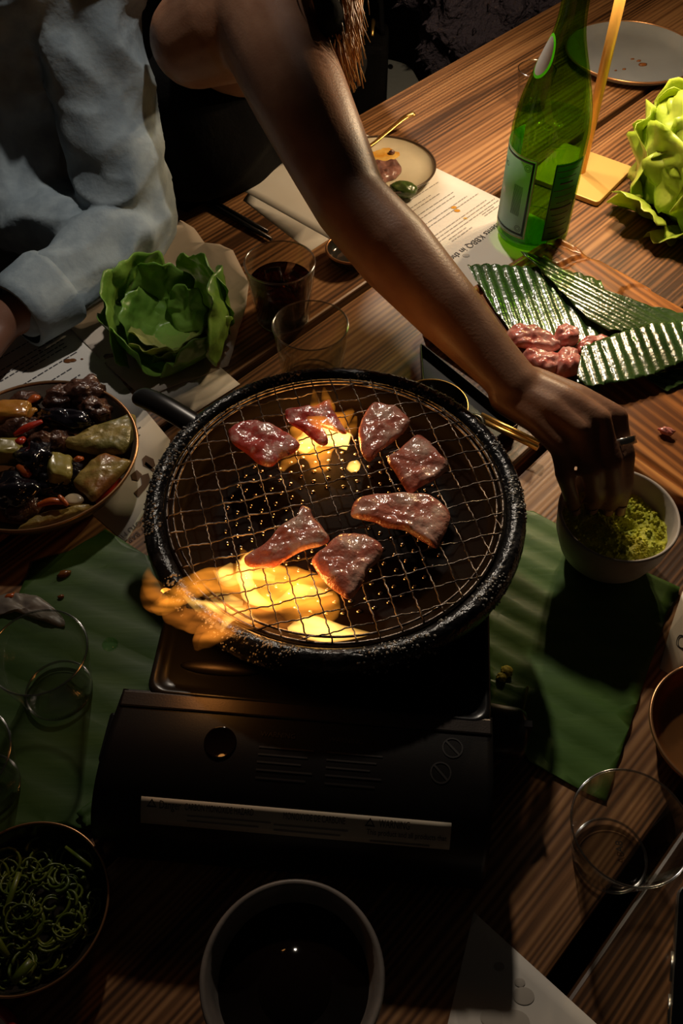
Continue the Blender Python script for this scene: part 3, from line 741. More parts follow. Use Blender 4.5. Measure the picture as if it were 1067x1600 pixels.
# cover of the gas compartment: swept profile with a round hole
prof = [(-.158, .060), (-.1585, .0835), (-.163, .0865), (-.178, .0868), (-.198, .0855), (-.215, .0812), (-.229, .0738), (-.241, .0625), (-.249, .048), (-.253, .030), (-.254, .010), (-.240, .008)]
PR = spline([(p[0], p[1], 0) for p in prof], 48)
xs = np.linspace(-.138, .125, 60); V, F = [], []
hx, hy = -.062, -.194
for i, p in enumerate(PR):
    for x in xs:
        y, z = p[0], p[1]
        fl = -.009*max(0, (-.165-y)/.09)*(1 if x < 0 else 0)*(abs(x)/.138)**6
        V.append(sl(x + fl, y, z))
nx = len(xs)
for i in range(len(PR)-1):
    for k in range(nx-1):
        ym = (PR[i][0]+PR[i+1][0])/2; xm = (xs[k]+xs[k+1])/2
        F.append((i*nx+k, i*nx+k+1, (i+1)*nx+k+1, (i+1)*nx+k))
for k0 in (0, nx-1): F.append(tuple(i*nx+k0 for i in range(len(PR))))
mesh('gas_cover', V, F, M['stove'], sv)
# peep hole, dark recess set into the cover
V, F = lathe([(0, .0004), (.0096, .0004), (.0103, .0011), (.0110, .0008), (.0113, 0)], (0, 0, 0), 36)
tilt = Matrix.Rotation(math.radians(10), 3, 'X')
mesh('peep_hole', [sl(hx, hy, .0863) + tilt @ Vector(v) for v in V], F, M['soy'], sv, label='round dark peep hole')
V, F = slb(-.1375, .1245, -.1735, -.161, .0845, .0884); o = mesh('hinge_lip', V, F, M['lip'], sv, smooth=False, label='worn bare steel lip'); bevel(o, .0015, 2)
V, F = slb(-.150, -.136, -.206, -.168, .02, .066); o = mesh('locking_lever', V, F, M['black'], sv, smooth=False); bevel(o, .003)
V, F = lathe([(0, 0), (.019, 0), (.021, .003), (.019, .026), (.0165, .031), (0, .031)], (0, 0, 0), 36)
mesh('knob', [sl(.124 + v[2], -.148 + v[0], .040 + v[1]) for v in V], F, M['black'], sv)
V, F = slb(.152, .158, -.1505, -.1455, .022, .058); mesh('knob_grip', V, F, M['black'], sv, smooth=False)
for (x, y) in ((-.1, -.225), (.1, -.225), (-.1, .1), (.1, .1)):
    c = sl(x, y, 0); V, F = lathe([(0, .0045), (.012, .0045), (.010, .014), (0, .014)], c, 20); mesh('foot', V, F, M['black'], sv)
# spill trays / pan supports poking out from beneath the ring
for a in (-2.2, -.85, .85, 2.2):
    p0 = sl(.128*math.sin(a)*.7, -.125*math.cos(a), .0835)
    V, F = tube([p0 + gx*(-.014), p0 + gx*(-.013)+Vector((0, 0, .008)), p0 + gx*.013+Vector((0, 0, .008)), p0+gx*.014], .0016, 8); mesh('pan_support', V, F, M['lip'], sv)
# reflective drip lip at the front left
c = sl(-.072, -.136, .0836); V, F = blob(c, (.030, .006, .0035), YAW, .05, 2, 1, 3, flat=.2); mesh('burner_guard', V, F, M['lip'], sv)
# igniter loop on the right
c = sl(.078, -.118, .0845); pts = [c + gx*.017*math.cos(a) + gy*.020*math.sin(a) for a in np.linspace(-1.9, .5, 22)]
V, F = tube(pts, .0010, 8); mesh('drip_ring', V, F, M['lip'], sv)
# sticker strip wrapped on the front of the cover
def onfront(x, s):
    """s: 0 at the sticker's top edge, 1 at its bottom edge, along the cover profile."""
    y = -.2305 - .0125*s; z = np.interp(-y, [-p[0] for p in PR[4:44]], [p[1] for p in PR[4:44]])
    return sl(x, y - .0004, z + .0004)
def strip(x0, x1, s0, s1, m, name, lift=0.0, nn=24, mm=5, label=None, par=sv):
    V, F = [], []
    for i in range(mm+1):
        for k in range(nn+1):
            V.append(onfront(x0+(x1-x0)*k/nn, s0+(s1-s0)*i/mm) + (gy*-.7+Vector((0, 0, .7)))*lift)
    for i in range(mm):
        for k in range(nn): a = i*(nn+1)+k; F.append((a, a+1, a+nn+2, a+nn+1))
    return mesh(name, V, F, m, par, label=label)
lab = strip(-.111, .0985, 0, 1.05, M['sticker'], 'warning_sticker', label='silver warning strip printed in black'); solid(lab, .0003)
def stext(s, x, srow, size, fit, m=M['ink']):
    return text(s, size, None, None, None, m, lab, 'lettering', mapf=lambda a, b: onfront(x+a, srow - b/.0165) + (gy*-.7+Vector((0, 0, .7)))*.0007, fit=fit)
for x_, y_ in ((-.1035, .40), (.0445, .42)):
    V = [onfront(x_+dx, s) + (gy*-.7+Vector((0, 0, .7)))*.0007 for dx, s in ((-.0035, y_), (.0035, y_), (0, y_-.36), (-.0022, y_-.06), (.0022, y_-.06), (0, y_-.27))]
    mesh('hazard_triangle', V, [(0, 1, 4, 3), (1, 2, 5, 4), (2, 0, 3, 5)], M['ink'], lab, smooth=False)
stext('Danger', -.0985, .42, .0080, .0150); stext('CARBON MONOXIDE HAZARD', -.081, .40, .0068, .047)
stext('MONOXYDE DE CARBONE', -.0140, .42, .0068, .042); stext('WARNING', .0505, .42, .0078, .0205)
stext('This product and all products that', .0425, .74, .0052, .0535)
for r_, (x0, x1) in ((.60, (-.079, -.022)), (.80, (-.079, -.03)), (.66, (-.02, .03)), (.86, (-.02, .025)), (.95, (.045, .085))):
    strip(x0, x1, r_, r_+.05, M['inkl'], 'small_print', .0006, 16, 1, par=lab)
V, F = lathe([(.0055, 0), (.0064, 0)], (0, 0, 0), 24)
# two prohibition marks stamped on the cover
def ontop(x, y):
    z = np.interp(-y, [-p[0] for p in PR[4:44]], [p[1] for p in PR[4:44]]); return sl(x, y, z+.0005)
for (u, v) in ((706, 1173), (688, 1210)):
    p = at(u, v, .082); r = p-GC; x, y = r.dot(gx), r.dot(gy)
    V, F = [], []
    for k in range(28):
        a = 2*PI*k/28
        for rr in (.0062, .0072): V.append(ontop(x+rr*math.cos(a), y+rr*math.sin(a)))
    for k in range(28): F.append((k*2, k*2+1, ((k+1) % 28)*2+1, ((k+1) % 28)*2))
    b0 = len(V)
    for sx_, sy_ in ((-.0050, .0040), (-.0040, .0050), (.0050, -.0040), (.0040, -.0050)): V.append(ontop(x+sx_, y+sy_))
    F.append((b0, b0+1, b0+2, b0+3)); mesh('prohibition_mark', V, F, M['stampgrey'], sv, smooth=False, label='stamped crossed circle')
for (x0, yy, w_) in ((-.035, -.187, .02), (.012, -.187, .018)):
    text('WARNING', .005, None, None, None, M['stampgrey'], sv, 'stamped_lettering', mapf=lambda a, b, x0=x0, yy=yy: ontop(x0+a, yy+b))
for k in range(5):
    for x0 in (-.035, .012):
        yy = -.194-.005*k; V = [ontop(x0, yy), ontop(x0+.038-.004*(k % 3), yy), ontop(x0+.038-.004*(k % 3), yy-.0011), ontop(x0, yy-.0011)]
        mesh('stamped_line', V, [(0, 1, 2, 3)], M['stampgrey'], sv, smooth=False)

# ---- grill pan: ring, bowl with perforated dome, handle
gp = thing('grill_pan', 'round black grill pan with oily speckled rim on the stove', 'grill pan', GC + Vector((0, 0, .0885)))
rim = [(.1342, .112), (.1340, .1205), (.1352, .1228), (.1375, .1246), (.1410, .1255), (.1450, .1246), (.1480, .1215), (.1498, .1165), (.1500, .110), (.1480, .103), (.142, .098), (.137, .098)]
RP = spline([(a, b, 0) for a, b in rim], 40)
V, F = [], []; seg = 420
for k in range(seg):
    a = 2*PI*k/seg
    for p in RP:
        d = .0009*max(0, nz((math.cos(a)*p[0], math.sin(a)*p[0], p[1]), 330, 2))*(1 if p[1] > .104 else 0) + .0006*nz((math.cos(a)*p[0], math.sin(a)*p[0], p[1]), 420, 8)
        V.append((GC.x+(p[0]+d*.5)*math.cos(a), GC.y+(p[0]+d*.5)*math.sin(a), p[1]+d))
m_ = len(RP)
for k in range(seg):
    for i in range(m_-1): F.append((k*m_+i, ((k+1) % seg)*m_+i, ((k+1) % seg)*m_+i+1, k*m_+i+1))
mesh('rim', V, F, M['pan'], gp, label='black rim crusted with oil specks')
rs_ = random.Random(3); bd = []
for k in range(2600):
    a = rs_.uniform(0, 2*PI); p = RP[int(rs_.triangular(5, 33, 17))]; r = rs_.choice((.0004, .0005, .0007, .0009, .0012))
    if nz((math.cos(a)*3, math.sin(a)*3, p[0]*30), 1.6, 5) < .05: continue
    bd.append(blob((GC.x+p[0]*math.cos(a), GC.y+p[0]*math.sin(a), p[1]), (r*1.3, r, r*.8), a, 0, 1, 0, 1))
V, F = join(*bd); mesh('oil_glint_beads', V, F, M['beads'], gp, kind='stuff')
V, F = lathe([(.1372, .1005), (.1345, .120), (.1335, .1205), (.128, .1185), (.1245, .106), (.121, .0985), (.102, .0965), (.0995, .0935), (.090, .0935), (.080, .0955), (.05, .099), (.02, .1005), (0, .1008),
              (0, .0975), (.05, .0955), (.08, .0915), (.1, .0890), (.122, .0925), (.130, .0975), (.1372, .1005)], (GC.x, GC.y, 0), 96)
mesh('inner_pan', V, F, M['panin'], gp)
bl = []
for ri, (rr, nn) in enumerate(((.030, 14), (.040, 20), (.050, 26), (.060, 32), (.070, 38), (.080, 42), (.089, 46))):
    for k in range(nn):
        a = 2*PI*(k+.5*(ri % 2))/nn
        z = np.interp(rr, [0, .02, .05, .08, .09], [.1008, .1005, .099, .0955, .0935])
        bl.append(blob((GC.x+rr*math.cos(a), GC.y+rr*math.sin(a), z), (.0027, .0019, .0016), a+PI/2, 0, 1, 0, 1))
V, F = join(*bl); mesh('perforations', V, F, M['chrome'], gp, kind='stuff', label='rings of small raised vents')
# handle on the far left of the pan
h0 = at(212, 616, .112); h1 = at(318, 672, .118)
pts = spline([h0, h0.lerp(h1, .4)+Vector((0, 0, .004)), h1], 24)
V, F = tube(pts, [.0105*math.sqrt(max(0, 1-(1-min(1, (i+.2)/4))**2)) for i in range(24)], 16, flat=(1.0, .65)); mesh('handle', V, F, M['black'], gp, label='glossy black rounded handle')
# ---- wire grate
gr = thing('wire_grate', 'round woven wire grate lying in the black grill pan', 'grate', GC + Vector((0, 0, .121)))
for rr, zz, w_ in ((.1312, .1225, .0013), (.1262, .1235, .0010)):
    V, F = tube([(GC.x+rr*math.cos(a), GC.y+rr*math.sin(a), zz) for a in [2*PI*k/120 for k in range(120)]], w_, 8, closed=True); mesh('hoop', V, F, M['wire'], gr)
sp = .0166; ga = math.radians(15.5)
for fam in (0, 1):
    d = Vector((math.cos(ga+fam*PI/2), math.sin(ga+fam*PI/2), 0)); q = Vector((-d.y, d.x, 0))
    for k in range(-7, 8):
        off = k*sp + (.003 if fam else -.002); L_ = .1318**2-off**2
        if L_ <= 0: continue
        L_ = math.sqrt(L_); n = max(9, int(2*L_/(sp/6))); pts = []
        for i in range(n+1):
            s = -L_ + 2*L_*i/n
            ph = (s - (.003 if not fam else -.002)*(-1 if not fam else 1))/sp*PI
            wv = .0011*math.cos(ph + k*PI + fam*PI)
            pts.append(GC + d*s + q*(off + .0004*math.sin(ph*4+k)) + Vector((0, 0, .1248 + wv)))
        V, F = tube(pts, .00062, 6); mesh('wire', V, F, M['wire'], gr)

# ---- meat on the grate
meats = [
 ('meat', 'pink marbled beef slice at the far left of the grate', [(358,668),(385,655),(410,655),(440,668),(468,688),(462,702),(440,712),(425,725),(405,722),(385,705),(362,688)], .007),
 ('meat', 'red notched beef slice lying in the far flame', [(445,639),(455,634),(484,632),(515,622),(520,637),(539,666),(541,674),(530,673),(507,662),(498,660),(506,670),(513,687),(505,693),(493,687),(472,670),(451,656)], .006),
 ('meat2', 'half-round browning beef slice right of the far flame', [(572,641),(586,626),(613,630),(630,640),(641,657),(630,673),(611,689),(594,702),(577,718),(564,702),(560,673),(564,656)], .008),
 ('meat2', 'square glossy beef slice nearest the reaching wrist', [(605,714),(623,700),(652,678),(672,690),(686,707),(701,722),(696,734),(676,749),(657,758),(642,768),(630,756),(618,736)], .008),
 ('meat2', 'longest seared beef slice at the middle right of the grate', [(549,794),(558,778),(584,770),(622,770),(660,770),(686,781),(703,800),(699,823),(687,845),(681,853),(660,842),(632,826),(603,821),(584,812),(552,805)], .009),
 ('meat2', 'pointed beef slice with a curled tip above the near flame', [(383,867),(412,848),(428,829),(444,815),(469,800),(472,788),(485,793),(488,804),(504,823),(515,839),(501,850),(476,856),(453,867),(428,882),(399,883),(385,880)], .007),
 ('meat2', 'thick shield-shaped beef slice nearest the camera on the grate', [(488,871),(507,851),(533,832),(558,831),(584,839),(598,855),(590,874),(574,890),(565,912),(546,933),(530,925),(507,906),(491,883)], .009)]
for i, (mt, lb, ol, th) in enumerate(meats):
    V, F = pillow([at(u, v, .131) for u, v in ol], .1268, th*.8, .0022, 85, i*5.3, curl=.0012, n=60, rings=10)
    mesh('beef_slice', V, F, M[mt], None, label=lb, cat='meat', group='beef slices on the grate')

# ---- flames
def tongue(path, rads, seed, flat=(1, .6), n=44, sides=24):
    P = [Vector(p[:3]) for p in spline(path, n)]; R = [float(r[0]) for r in spline([(r, 0, 0) for r in rads], n)]
    V, F = tube(P, [max(r, .0006) for r in R], sides, flat=flat)
    out = []
    for i, v in enumerate(V):
        c = P[min(i//sides, n-1)]; k = 1 + .42*nz(v, 50, seed) + .15*nz(v, 110, seed)
        out.append(c + (Vector(v)-c)*k)
    return out, F
fl = thing('flame', 'large yellow flame licking past the near left of the grate', 'flame', at(430, 930, .098))
def fpart(root, path, rads, m, seed, **k):
    V, F = tongue([at(*p) for p in path], rads, seed, **k); return mesh('flame_tongue', V, F, M[m], root)
fpart(fl, [(530, 905, .112), (480, 915, .114), (430, 915, .114), (380, 910, .118), (340, 902, .124)], [.003, .014, .022, .017, .004], 'flame', 1)
fpart(fl, [(520, 970, .110), (500, 945, .113), (450, 925, .116), (400, 898, .116), (376, 856, .118)], [.004, .016, .018, .012, .001], 'flame', 2)
fpart(fl, [(440, 950, .116), (390, 955, .122), (350, 972, .132), (320, 998, .142), (306, 1016, .146)], [.006, .012, .011, .007, .001], 'flamethin', 3, flat=(1.2, .5))
fpart(fl, [(420, 918, .122), (350, 905, .130), (310, 915, .140), (270, 938, .150), (236, 948, .154)], [.006, .011, .009, .007, .001], 'flame', 4, flat=(1.25, .4))
fpart(fl, [(262, 944, .150), (244, 938, .155), (236, 918, .160), (231, 890, .166)], [.004, .008, .006, .001], 'flamethin', 19, flat=(1.2, .4))
fpart(fl, [(345, 950, .134), (300, 968, .144), (275, 962, .150), (252, 945, .156)], [.003, .009, .008, .002], 'flamethin', 9, flat=(1.2, .4))
fpart(fl, [(500, 990, .108), (400, 962, .118), (330, 960, .132), (290, 985, .142)], [.002, .007, .006, .001], 'flamethin', 21, flat=(1.4, .4))
fpart(fl, [(450, 985, .108), (480, 978, .110), (520, 988, .110), (578, 990, .112)], [.003, .010, .008, .001], 'flamehot', 5)
fpart(fl, [(345, 908, .118), (352, 897, .120), (362, 880, .122)], [.002, .006, .001], 'flamehot', 6)
fpart(fl, [(372, 875, .116), (382, 905, .114), (395, 932, .112), (430, 950, .112)], [.002, .006, .006, .001], 'flamehot', 7)
fpart(fl, [(430, 940, .113), (475, 925, .114), (520, 928, .113)], [.001, .006, .001], 'flamehot', 8)
fpart(fl, [(396, 858, .116), (386, 880, .116), (392, 905, .116)], [.001, .005, .002], 'flamehot', 10)
rw = random.Random(8)
for k in range(12):
    u0 = rw.uniform(370, 520); v0 = rw.uniform(890, 975); L_ = rw.uniform(50, 120); z0 = rw.uniform(.110, .120)
    fpart(fl, [(u0, v0, z0), (u0-L_*.4, v0+rw.uniform(-10, 8), z0+.003), (u0-L_*.75, v0+rw.uniform(-14, 10), z0+.006), (u0-L_, v0+rw.uniform(-26, 16), z0+.012)], [.002, rw.uniform(.004, .008), .004, .0006], 'flamehot' if k % 3 == 0 else 'flame', 30+k, flat=(1.2, .35))
for (a, b, c_, d_) in (((330, 912, .130), (296, 924, .144), (262, 946, .151), (232, 952, .155)), ((300, 930, .142), (270, 944, .150), (250, 952, .153), (234, 945, .156)), ((360, 985, .128), (338, 992, .138), (322, 1004, .142), (310, 1014, .145)), ((250, 946, .152), (240, 925, .158), (233, 905, .163), (232, 886, .168))):
    fpart(fl, [a, b, c_, d_], [.001, .0045, .004, .0006], 'flame', a[0], flat=(1.3, .35))
fb = thing('flame', 'bright flame rising under the red notched beef slice', 'flame', at(500, 700, .102))
fpart(fb, [(500, 735, .104), (495, 700, .108), (500, 670, .112), (530, 660, .118), (552, 640, .130)], [.010, .018, .018, .010, .002], 'flame', 11)
fpart(fb, [(470, 705, .106), (480, 690, .108), (500, 680, .110), (545, 690, .108)], [.006, .010, .012, .008], 'flamehot', 12)
fpart(fb, [(492, 660, .118), (495, 640, .128), (490, 608, .142)], [.004, .006, .001], 'flame', 13)
fpart(fb, [(515, 655, .118), (512, 640, .128), (506, 605, .142)], [.004, .006, .001], 'flame', 14)
fpart(fb, [(540, 690, .120), (548, 675, .130), (556, 650, .136)], [.005, .006, .001], 'flame', 15)
fpart(fb, [(545, 735, .104), (552, 728, .105), (560, 722, .105)], [.003, .006, .003], 'flamehot', 16)
fpart(fb, [(480, 652, .137), (500, 660, .139), (522, 675, .138)], [.002, .006, .004], 'flame', 17)
fpart(fb, [(440, 735, .104), (455, 715, .105), (478, 700, .106)], [.003, .008, .004], 'flame', 18)
lamp('near_flame_light', 'POINT', at(430, 925, .116), 0.17, (1.0, .42, .10), .018)
lamp('near_flame_tip_light', 'POINT', at(290, 950, .150), 0.07, (1.0, .40, .09), .014)
lamp('far_flame_light', 'POINT', at(505, 690, .111), 0.13, (1.0, .45, .12), .014)

# ================================================================== TABLEWARE FUNCTIONS
def plate(name, label, ctr, r, h, m, mrim, cat='plate', depth=.004, rimw=.0016, sx=1, sy=1):
    t = thing(name, label, cat, ctr)
    V, F = lathe([(0, 0), (r*.62, 0), (r*.70, .002), (r*.90, h*.45), (r*.985, h), (r*.975, h+.0006), (r*.955, h*.92), (r*.86, h*.42), (r*.72, depth+.0015), (r*.5, depth), (0, depth)], ctr, 80, sx, sy)
    mesh('dish', V, F, m, t)
    V, F = tube([(ctr[0]+sx*r*.98*math.cos(a), ctr[1]+sy*r*.98*math.sin(a), ctr[2]+h) for a in [2*PI*k/90 for k in range(90)]], rimw, 8, closed=True)
    mesh('rim', V, F, mrim, t, label='rim line of another colour'); return t
def tumbler(label, ctr, r0, r1, h, m=None, wall=.0012, cat='glass', liquid=None):
    t = thing('tumbler', label, cat, ctr, 'clear drinking cups')
    V, F = lathe([(0, .0), (r0*.92, 0), (r0, .0015), (r1, h-.0006), (r1-wall*.5, h), (r1-wall, h-.0006), (r0-wall, .0045), (r0*.8, .003), (0, .003)], ctr, 72)
    mesh('cup_wall', V, F, m or M['glass'], t)
    V, F = tube([(ctr[0]+(r1-wall*.5)*math.cos(a), ctr[1]+(r1-wall*.5)*math.sin(a), ctr[2]+h) for a in [2*PI*k/72 for k in range(72)]], wall*.75, 10, closed=True)
    mesh('lip', V, F, M['lipglass'], t)
    V, F = tube([(ctr[0]+r0*.97*math.cos(a), ctr[1]+r0*.97*math.sin(a), ctr[2]+.0028) for a in [2*PI*k/72 for k in range(72)]], .0011, 8, closed=True)
    mesh('base_ring', V, F, M['lipglass'], t)
    if liquid:
        hl = liquid[0]; q = (hl-.0045)/(h-.0045); rl = (r0-wall)+(r1-r0)*q-.0003
        V, F = lathe([(0, .0036), (r0-wall-.0006, .005), (rl, hl), (0, hl)], ctr, 64); mesh('drink', V, F, liquid[1], t)
    return t
def on(p, z=0.0): return Vector((p.x, p.y, z))

# ---- left: plate of braised food
pc = at(58, 707, .03)
fp = plate('dinner_plate', 'dark rimmed taupe plate heaped with braised vegetables and pancakes', on(pc, .0015), .097, .030, M['taupe'], M['rimcopper'])
def food(name, label, u, v, z, size, rot, m, amp=.18, seed=0, ns=2.0, cat='food', flat=None, tilt=0.0, sub=4, group='braised food on the dark rimmed plate', sq=1.0):
    V, F = blob(at(u, v, z), size, rot, amp, ns, seed, sub, flat, tilt, sq); return mesh(name, V, F, M[m], None, label=label, cat=cat, group=group)
def slab(name, label, ol, z, th, m, seed=0, amp=.002, ns=80, cat='food', curl=0.0, group='braised food on the dark rimmed plate', curlf=None):
    V, F = pillow([at(u, v, z+th) for u, v in ol], z, th, amp, ns, seed, curl=curl, n=56, rings=9, curlf=curlf); return mesh(name, V, F, M[m], None, label=label, cat=cat, group=group)
V, F = lathe([(0, .008), (.060, .0085), (.074, .011), (.072, .0125), (.05, .0125), (0, .0135)], on(pc, .0015), 60); mesh('braising_sauce', [Vector(v)+Vector((0, 0, .0016*nz(v, 60, 3))) for v in V], F, M['saucedark'], None, label='dark red braising sauce pooled under the vegetables', cat='sauce', loc=(pc.x, pc.y, .008))
def fill(lb_, u, v, z, sz, rot, m, nm, sd_, amp=.3): food(nm, lb_, u, v, z, sz, rot, m, amp, sd_, 1.6)
fill('dark braised piece under the orange potato wedge', 30, 672, .026, (.022, .014, .012), .5, 'char', 'braised_beef', 31)
fill('dark braised piece between the two black aubergines', 40, 742, .026, (.020, .016, .012), 1.2, 'char', 'braised_beef', 32)
fill('dark braised piece under the olive courgette wedge', 78, 752, .025, (.020, .016, .012), .2, 'eggplant', 'aubergine', 33)
fill('braised piece between the pale pancake and long aubergine', 84, 692, .027, (.018, .012, .011), .4, 'char', 'braised_beef', 34)
fill('braised piece behind the potato wedge', 40, 626, .026, (.016, .010, .009), .1, 'char', 'braised_beef', 35)
fill('dark aubergine scrap hugging the browned pancake', 108, 742, .024, (.014, .012, .010), .9, 'eggplant', 'aubergine', 36)
fill('braised morsel beside the lumpy aubergine\'s far side', 62, 690, .033, (.012, .010, .010), .6, 'char', 'braised_beef', 37)
fill('dark morsel below the round aubergine', 40, 795, .024, (.018, .010, .009), .5, 'char', 'braised_beef', 38)
food('braised_beef', 'charred braised beef chunk nearest the plate\'s far rim', 132, 612, .032, (.020, .015, .012), .3, 'char', .35, 1)
food('braised_beef', 'shredded braised beef chunk above the upper pancake', 148, 641, .031, (.016, .013, .011), -.4, 'char', .4, 2)
food('braised_beef', 'reddish braised beef chunk left of the charred one', 92, 622, .030, (.015, .013, .011), .8, 'char', .35, 3)
food('aubergine', 'long glossy black aubergine piece across the plate\'s middle', 102, 655, .034, (.026, .011, .010), -.15, 'eggplant', .35, 4, cat='vegetable')
food('aubergine', 'lumpy black aubergine in the middle of the heap', 58, 720, .036, (.017, .022, .013), .3, 'eggplant', .5, 5, cat='vegetable')
food('aubergine', 'round dark aubergine at the near side of the plate', 24, 768, .032, (.022, .019, .014), .1, 'eggplant', .3, 6, cat='vegetable')
food('potato_wedge', 'orange glazed potato wedge at the frame edge', 14, 646, .032, (.026, .013, .012), .1, 'potato', .18, 7, cat='vegetable', sq=.6)
food('courgette', 'pale courgette chunk beside the black aubergine', 12, 706, .036, (.016, .014, .012), .3, 'zucchini', .14, 8, cat='vegetable', sq=.5, tilt=.3)
food('courgette', 'olive courgette wedge standing left of the folded pancake', 92, 733, .033, (.013, .018, .012), .2, 'zucchini', .12, 9, cat='vegetable', tilt=.5, sq=.5)
slab('pancake', 'pale scallion pancake triangle along the plate\'s right rim', [(86,684),(110,678),(140,662),(180,650),(207,640),(210,658),(205,682),(190,700),(160,702),(135,700),(105,692)], .026, .008, 'pancake', 3)
slab('pancake', 'browned fan-shaped pancake below the pale one', [(112,748),(125,728),(145,712),(165,703),(190,710),(206,716),(185,738),(165,758),(143,776),(130,765)], .028, .008, 'pancake2', 4)
slab('pancake', 'long crisp pancake strip at the near rim', [(22,823),(48,806),(70,796),(100,792),(128,785),(145,784),(132,796),(105,806),(75,814),(45,822)], .022, .008, 'pancake2', 6)
slab('radish_slice', 'white radish slice near the long pancake strip', [(98,778),(108,770),(122,770),(130,778),(122,786),(106,786)], .027, .003, 'radish', 7, .0004)
def shred(label, pts, r, m, name='carrot_shred'):
    V, F = tube(spline([at(*p) for p in pts], 16), [r*(.5+.5*math.sin(PI*(i+.6)/16)) for i in range(16)], 8, flat=(1, .7))
    mesh(name, V, F, M[m], None, label=label, cat='vegetable', group='carrot and pepper strips on the dark rimmed plate')
shred('red pepper strip below the long aubergine', [(22, 680, .040), (42, 668, .043), (66, 658, .043)], .0042, 'chili', 'pepper_strip')
shred('red pepper strip tucked against the near right rim', [(150, 786, .022), (168, 772, .024), (188, 748, .026)], .0042, 'chili', 'pepper_strip')
shred('carrot strip beside the radish slice', [(58, 790, .034), (80, 783, .036), (104, 785, .034)], .004, 'carrot')
shred('carrot strip pointing up from the radish slice', [(92, 774, .038), (98, 782, .036), (106, 790, .033)], .0028, 'carrot')
shred('carrot piece at the upper left of the heap', [(44, 628, .034), (54, 622, .036), (62, 620, .034)], .0045, 'carrot')
shred('red pepper bits left of the lumpy aubergine', [(22, 690, .041), (30, 690, .042), (38, 684, .041)], .0045, 'chili', 'pepper_strip')
shred('orange pepper strip under the pale courgette chunk', [(28, 728, .042), (40, 738, .042), (48, 744, .039)], .0045, 'carrot')
shred('yellow pepper ring by the potato wedge', [(44, 654, .040), (50, 642, .042), (58, 640, .041)], .0035, 'potato', 'pepper_strip')
shred('carrot bit between the courgette wedge and pancake', [(116, 718, .034), (122, 717, .036), (130, 716, .034)], .0035, 'carrot')

# ---- centre back: leftovers on a cream plate
lc = at(598, 262, .01); lc = on(lc, .0013)
plate('side_plate', 'cream side plate with dark rim holding leftovers behind the arm', lc, .071, .014, M['cream'], M['rimdark'])
def top_at(u, v, z): return at(u, v, z)
slab('sauce_smear', 'amber sauce smear across the cream side plate', [(560,235),(590,228),(620,225),(628,238),(612,250),(590,258),(575,262),(556,262),(548,248)], .0056, .0012, 'sauce', 1, .0006, group=None, cat='sauce')
slab('beef_slice', 'folded cooked beef piece on the cream side plate', [(570,252),(580,244),(600,246),(622,247),(628,258),(618,270),(606,274),(596,282),(588,276),(582,266),(572,262)], .0062, .009, 'cooked', 2, .0035, 110, group=None, cat='meat')
food('beef_scrap', 'small cooked beef scrap beside the fork', 612, 238, .009, (.004, .0035, .003), 0, 'cooked', .3, 2, group=None, cat='meat')
food('pickle', 'glossy dark green pickle wedge at the cream plate\'s near rim', 630, 296, .013, (.018, .012, .010), -.25, 'greenskin', .12, 3, group=None, cat='vegetable')
fk = thing('fork', 'small brass fork resting on the cream side plate', 'fork', on(at(590, 225), .015))
pts = spline([at(556, 238, .010), at(580, 226, .013), at(605, 206, .020), at(632, 184, .028), at(648, 177, .031)], 30)
V, F = tube(pts, list(np.interp(range(30), [0, 10, 18, 26, 28, 29], [.0022, .0024, .0030, .0042, .0048, .003])), 10, flat=(1.25, .5)); mesh('handle', V, F, M['gold'], fk)
for k in (-1.5, -.5, .5, 1.5):
    a = at(557, 238, .010); b = at(538, 246, .007) + Vector((.0, .0022*k*1.4, 0))
    V, F = tube([a + Vector((0, .0012*k, 0)), a.lerp(b, .4)+Vector((0, .0022*k*.6, 0)), b], [.0014, .0011, .0006], 8); mesh('tine', V, F, M['gold'], fk)

# ---- menu sheets
def menu(label, poly, z, title=None, lines=(), group='paper menus', xd=None, thin=.0004, curl=None):
    cf = curl or (lambda x, y: 0.0)
    V, F = sheet(poly, lambda x, y: z + cf(x, y), .02, DV)
    o = mesh('menu_sheet', V, F, M['paper'], None, smooth=True, label=label, cat='menu', group=group); solid(o, thin, 1.0); return o
XD, YD = -DV, NV.copy()               # menus read from the bench side
def print_lines(o, rows, z, m=None, name='printed_lines'):
    """rows: (n, d_start, d_end, height) dashes of small print broken into words."""
    V, F = [], []
    rnd = random.Random(len(rows))
    for (n_, d0, d1, h_) in rows:
        d = d0
        while d < d1:
            w_ = rnd.uniform(.003, .010); e = min(d+w_, d1)
            b = len(V); V += [nd(n_, d, z), nd(n_+h_, d, z), nd(n_+h_, e, z), nd(n_, e, z)]; F.append((b, b+1, b+2, b+3)); d = e + .0016
    return mesh(name, V, F, m or M['inkl'], o, smooth=False, kind='stuff')
cm = menu('white printed menu between the cream side plate and green bottle', [nd(-.845+.02, .905), nd(-.455, .905), nd(-.455, .69), nd(-.825, .69)], .0003)
zt = .00082
text('presents KBBQ in the Sky', .0125, nd(-.527, .872, zt), XD, YD, M['ink'], cm, 'title_lettering', lift=0)
rows = []
for n_, a_, b_ in ((-.548, .86, .892), (-.552, .86, .885), (-.545, .79, .83), (-.550, .79, .825), (-.556, .74, .90), (-.562, .74, .90), (-.568, .75, .89), (-.585, .77, .895), (-.592, .77, .88),
                   (-.604, .74, .87), (-.611, .77, .875), (-.622, .79, .86), (-.628, .79, .85), (-.640, .80, .88), (-.648, .81, .87), (-.545, .72, .745), (-.66, .82, .86)):
    rows.append((n_, a_, b_, .0013))
print_lines(cm, rows, zt)
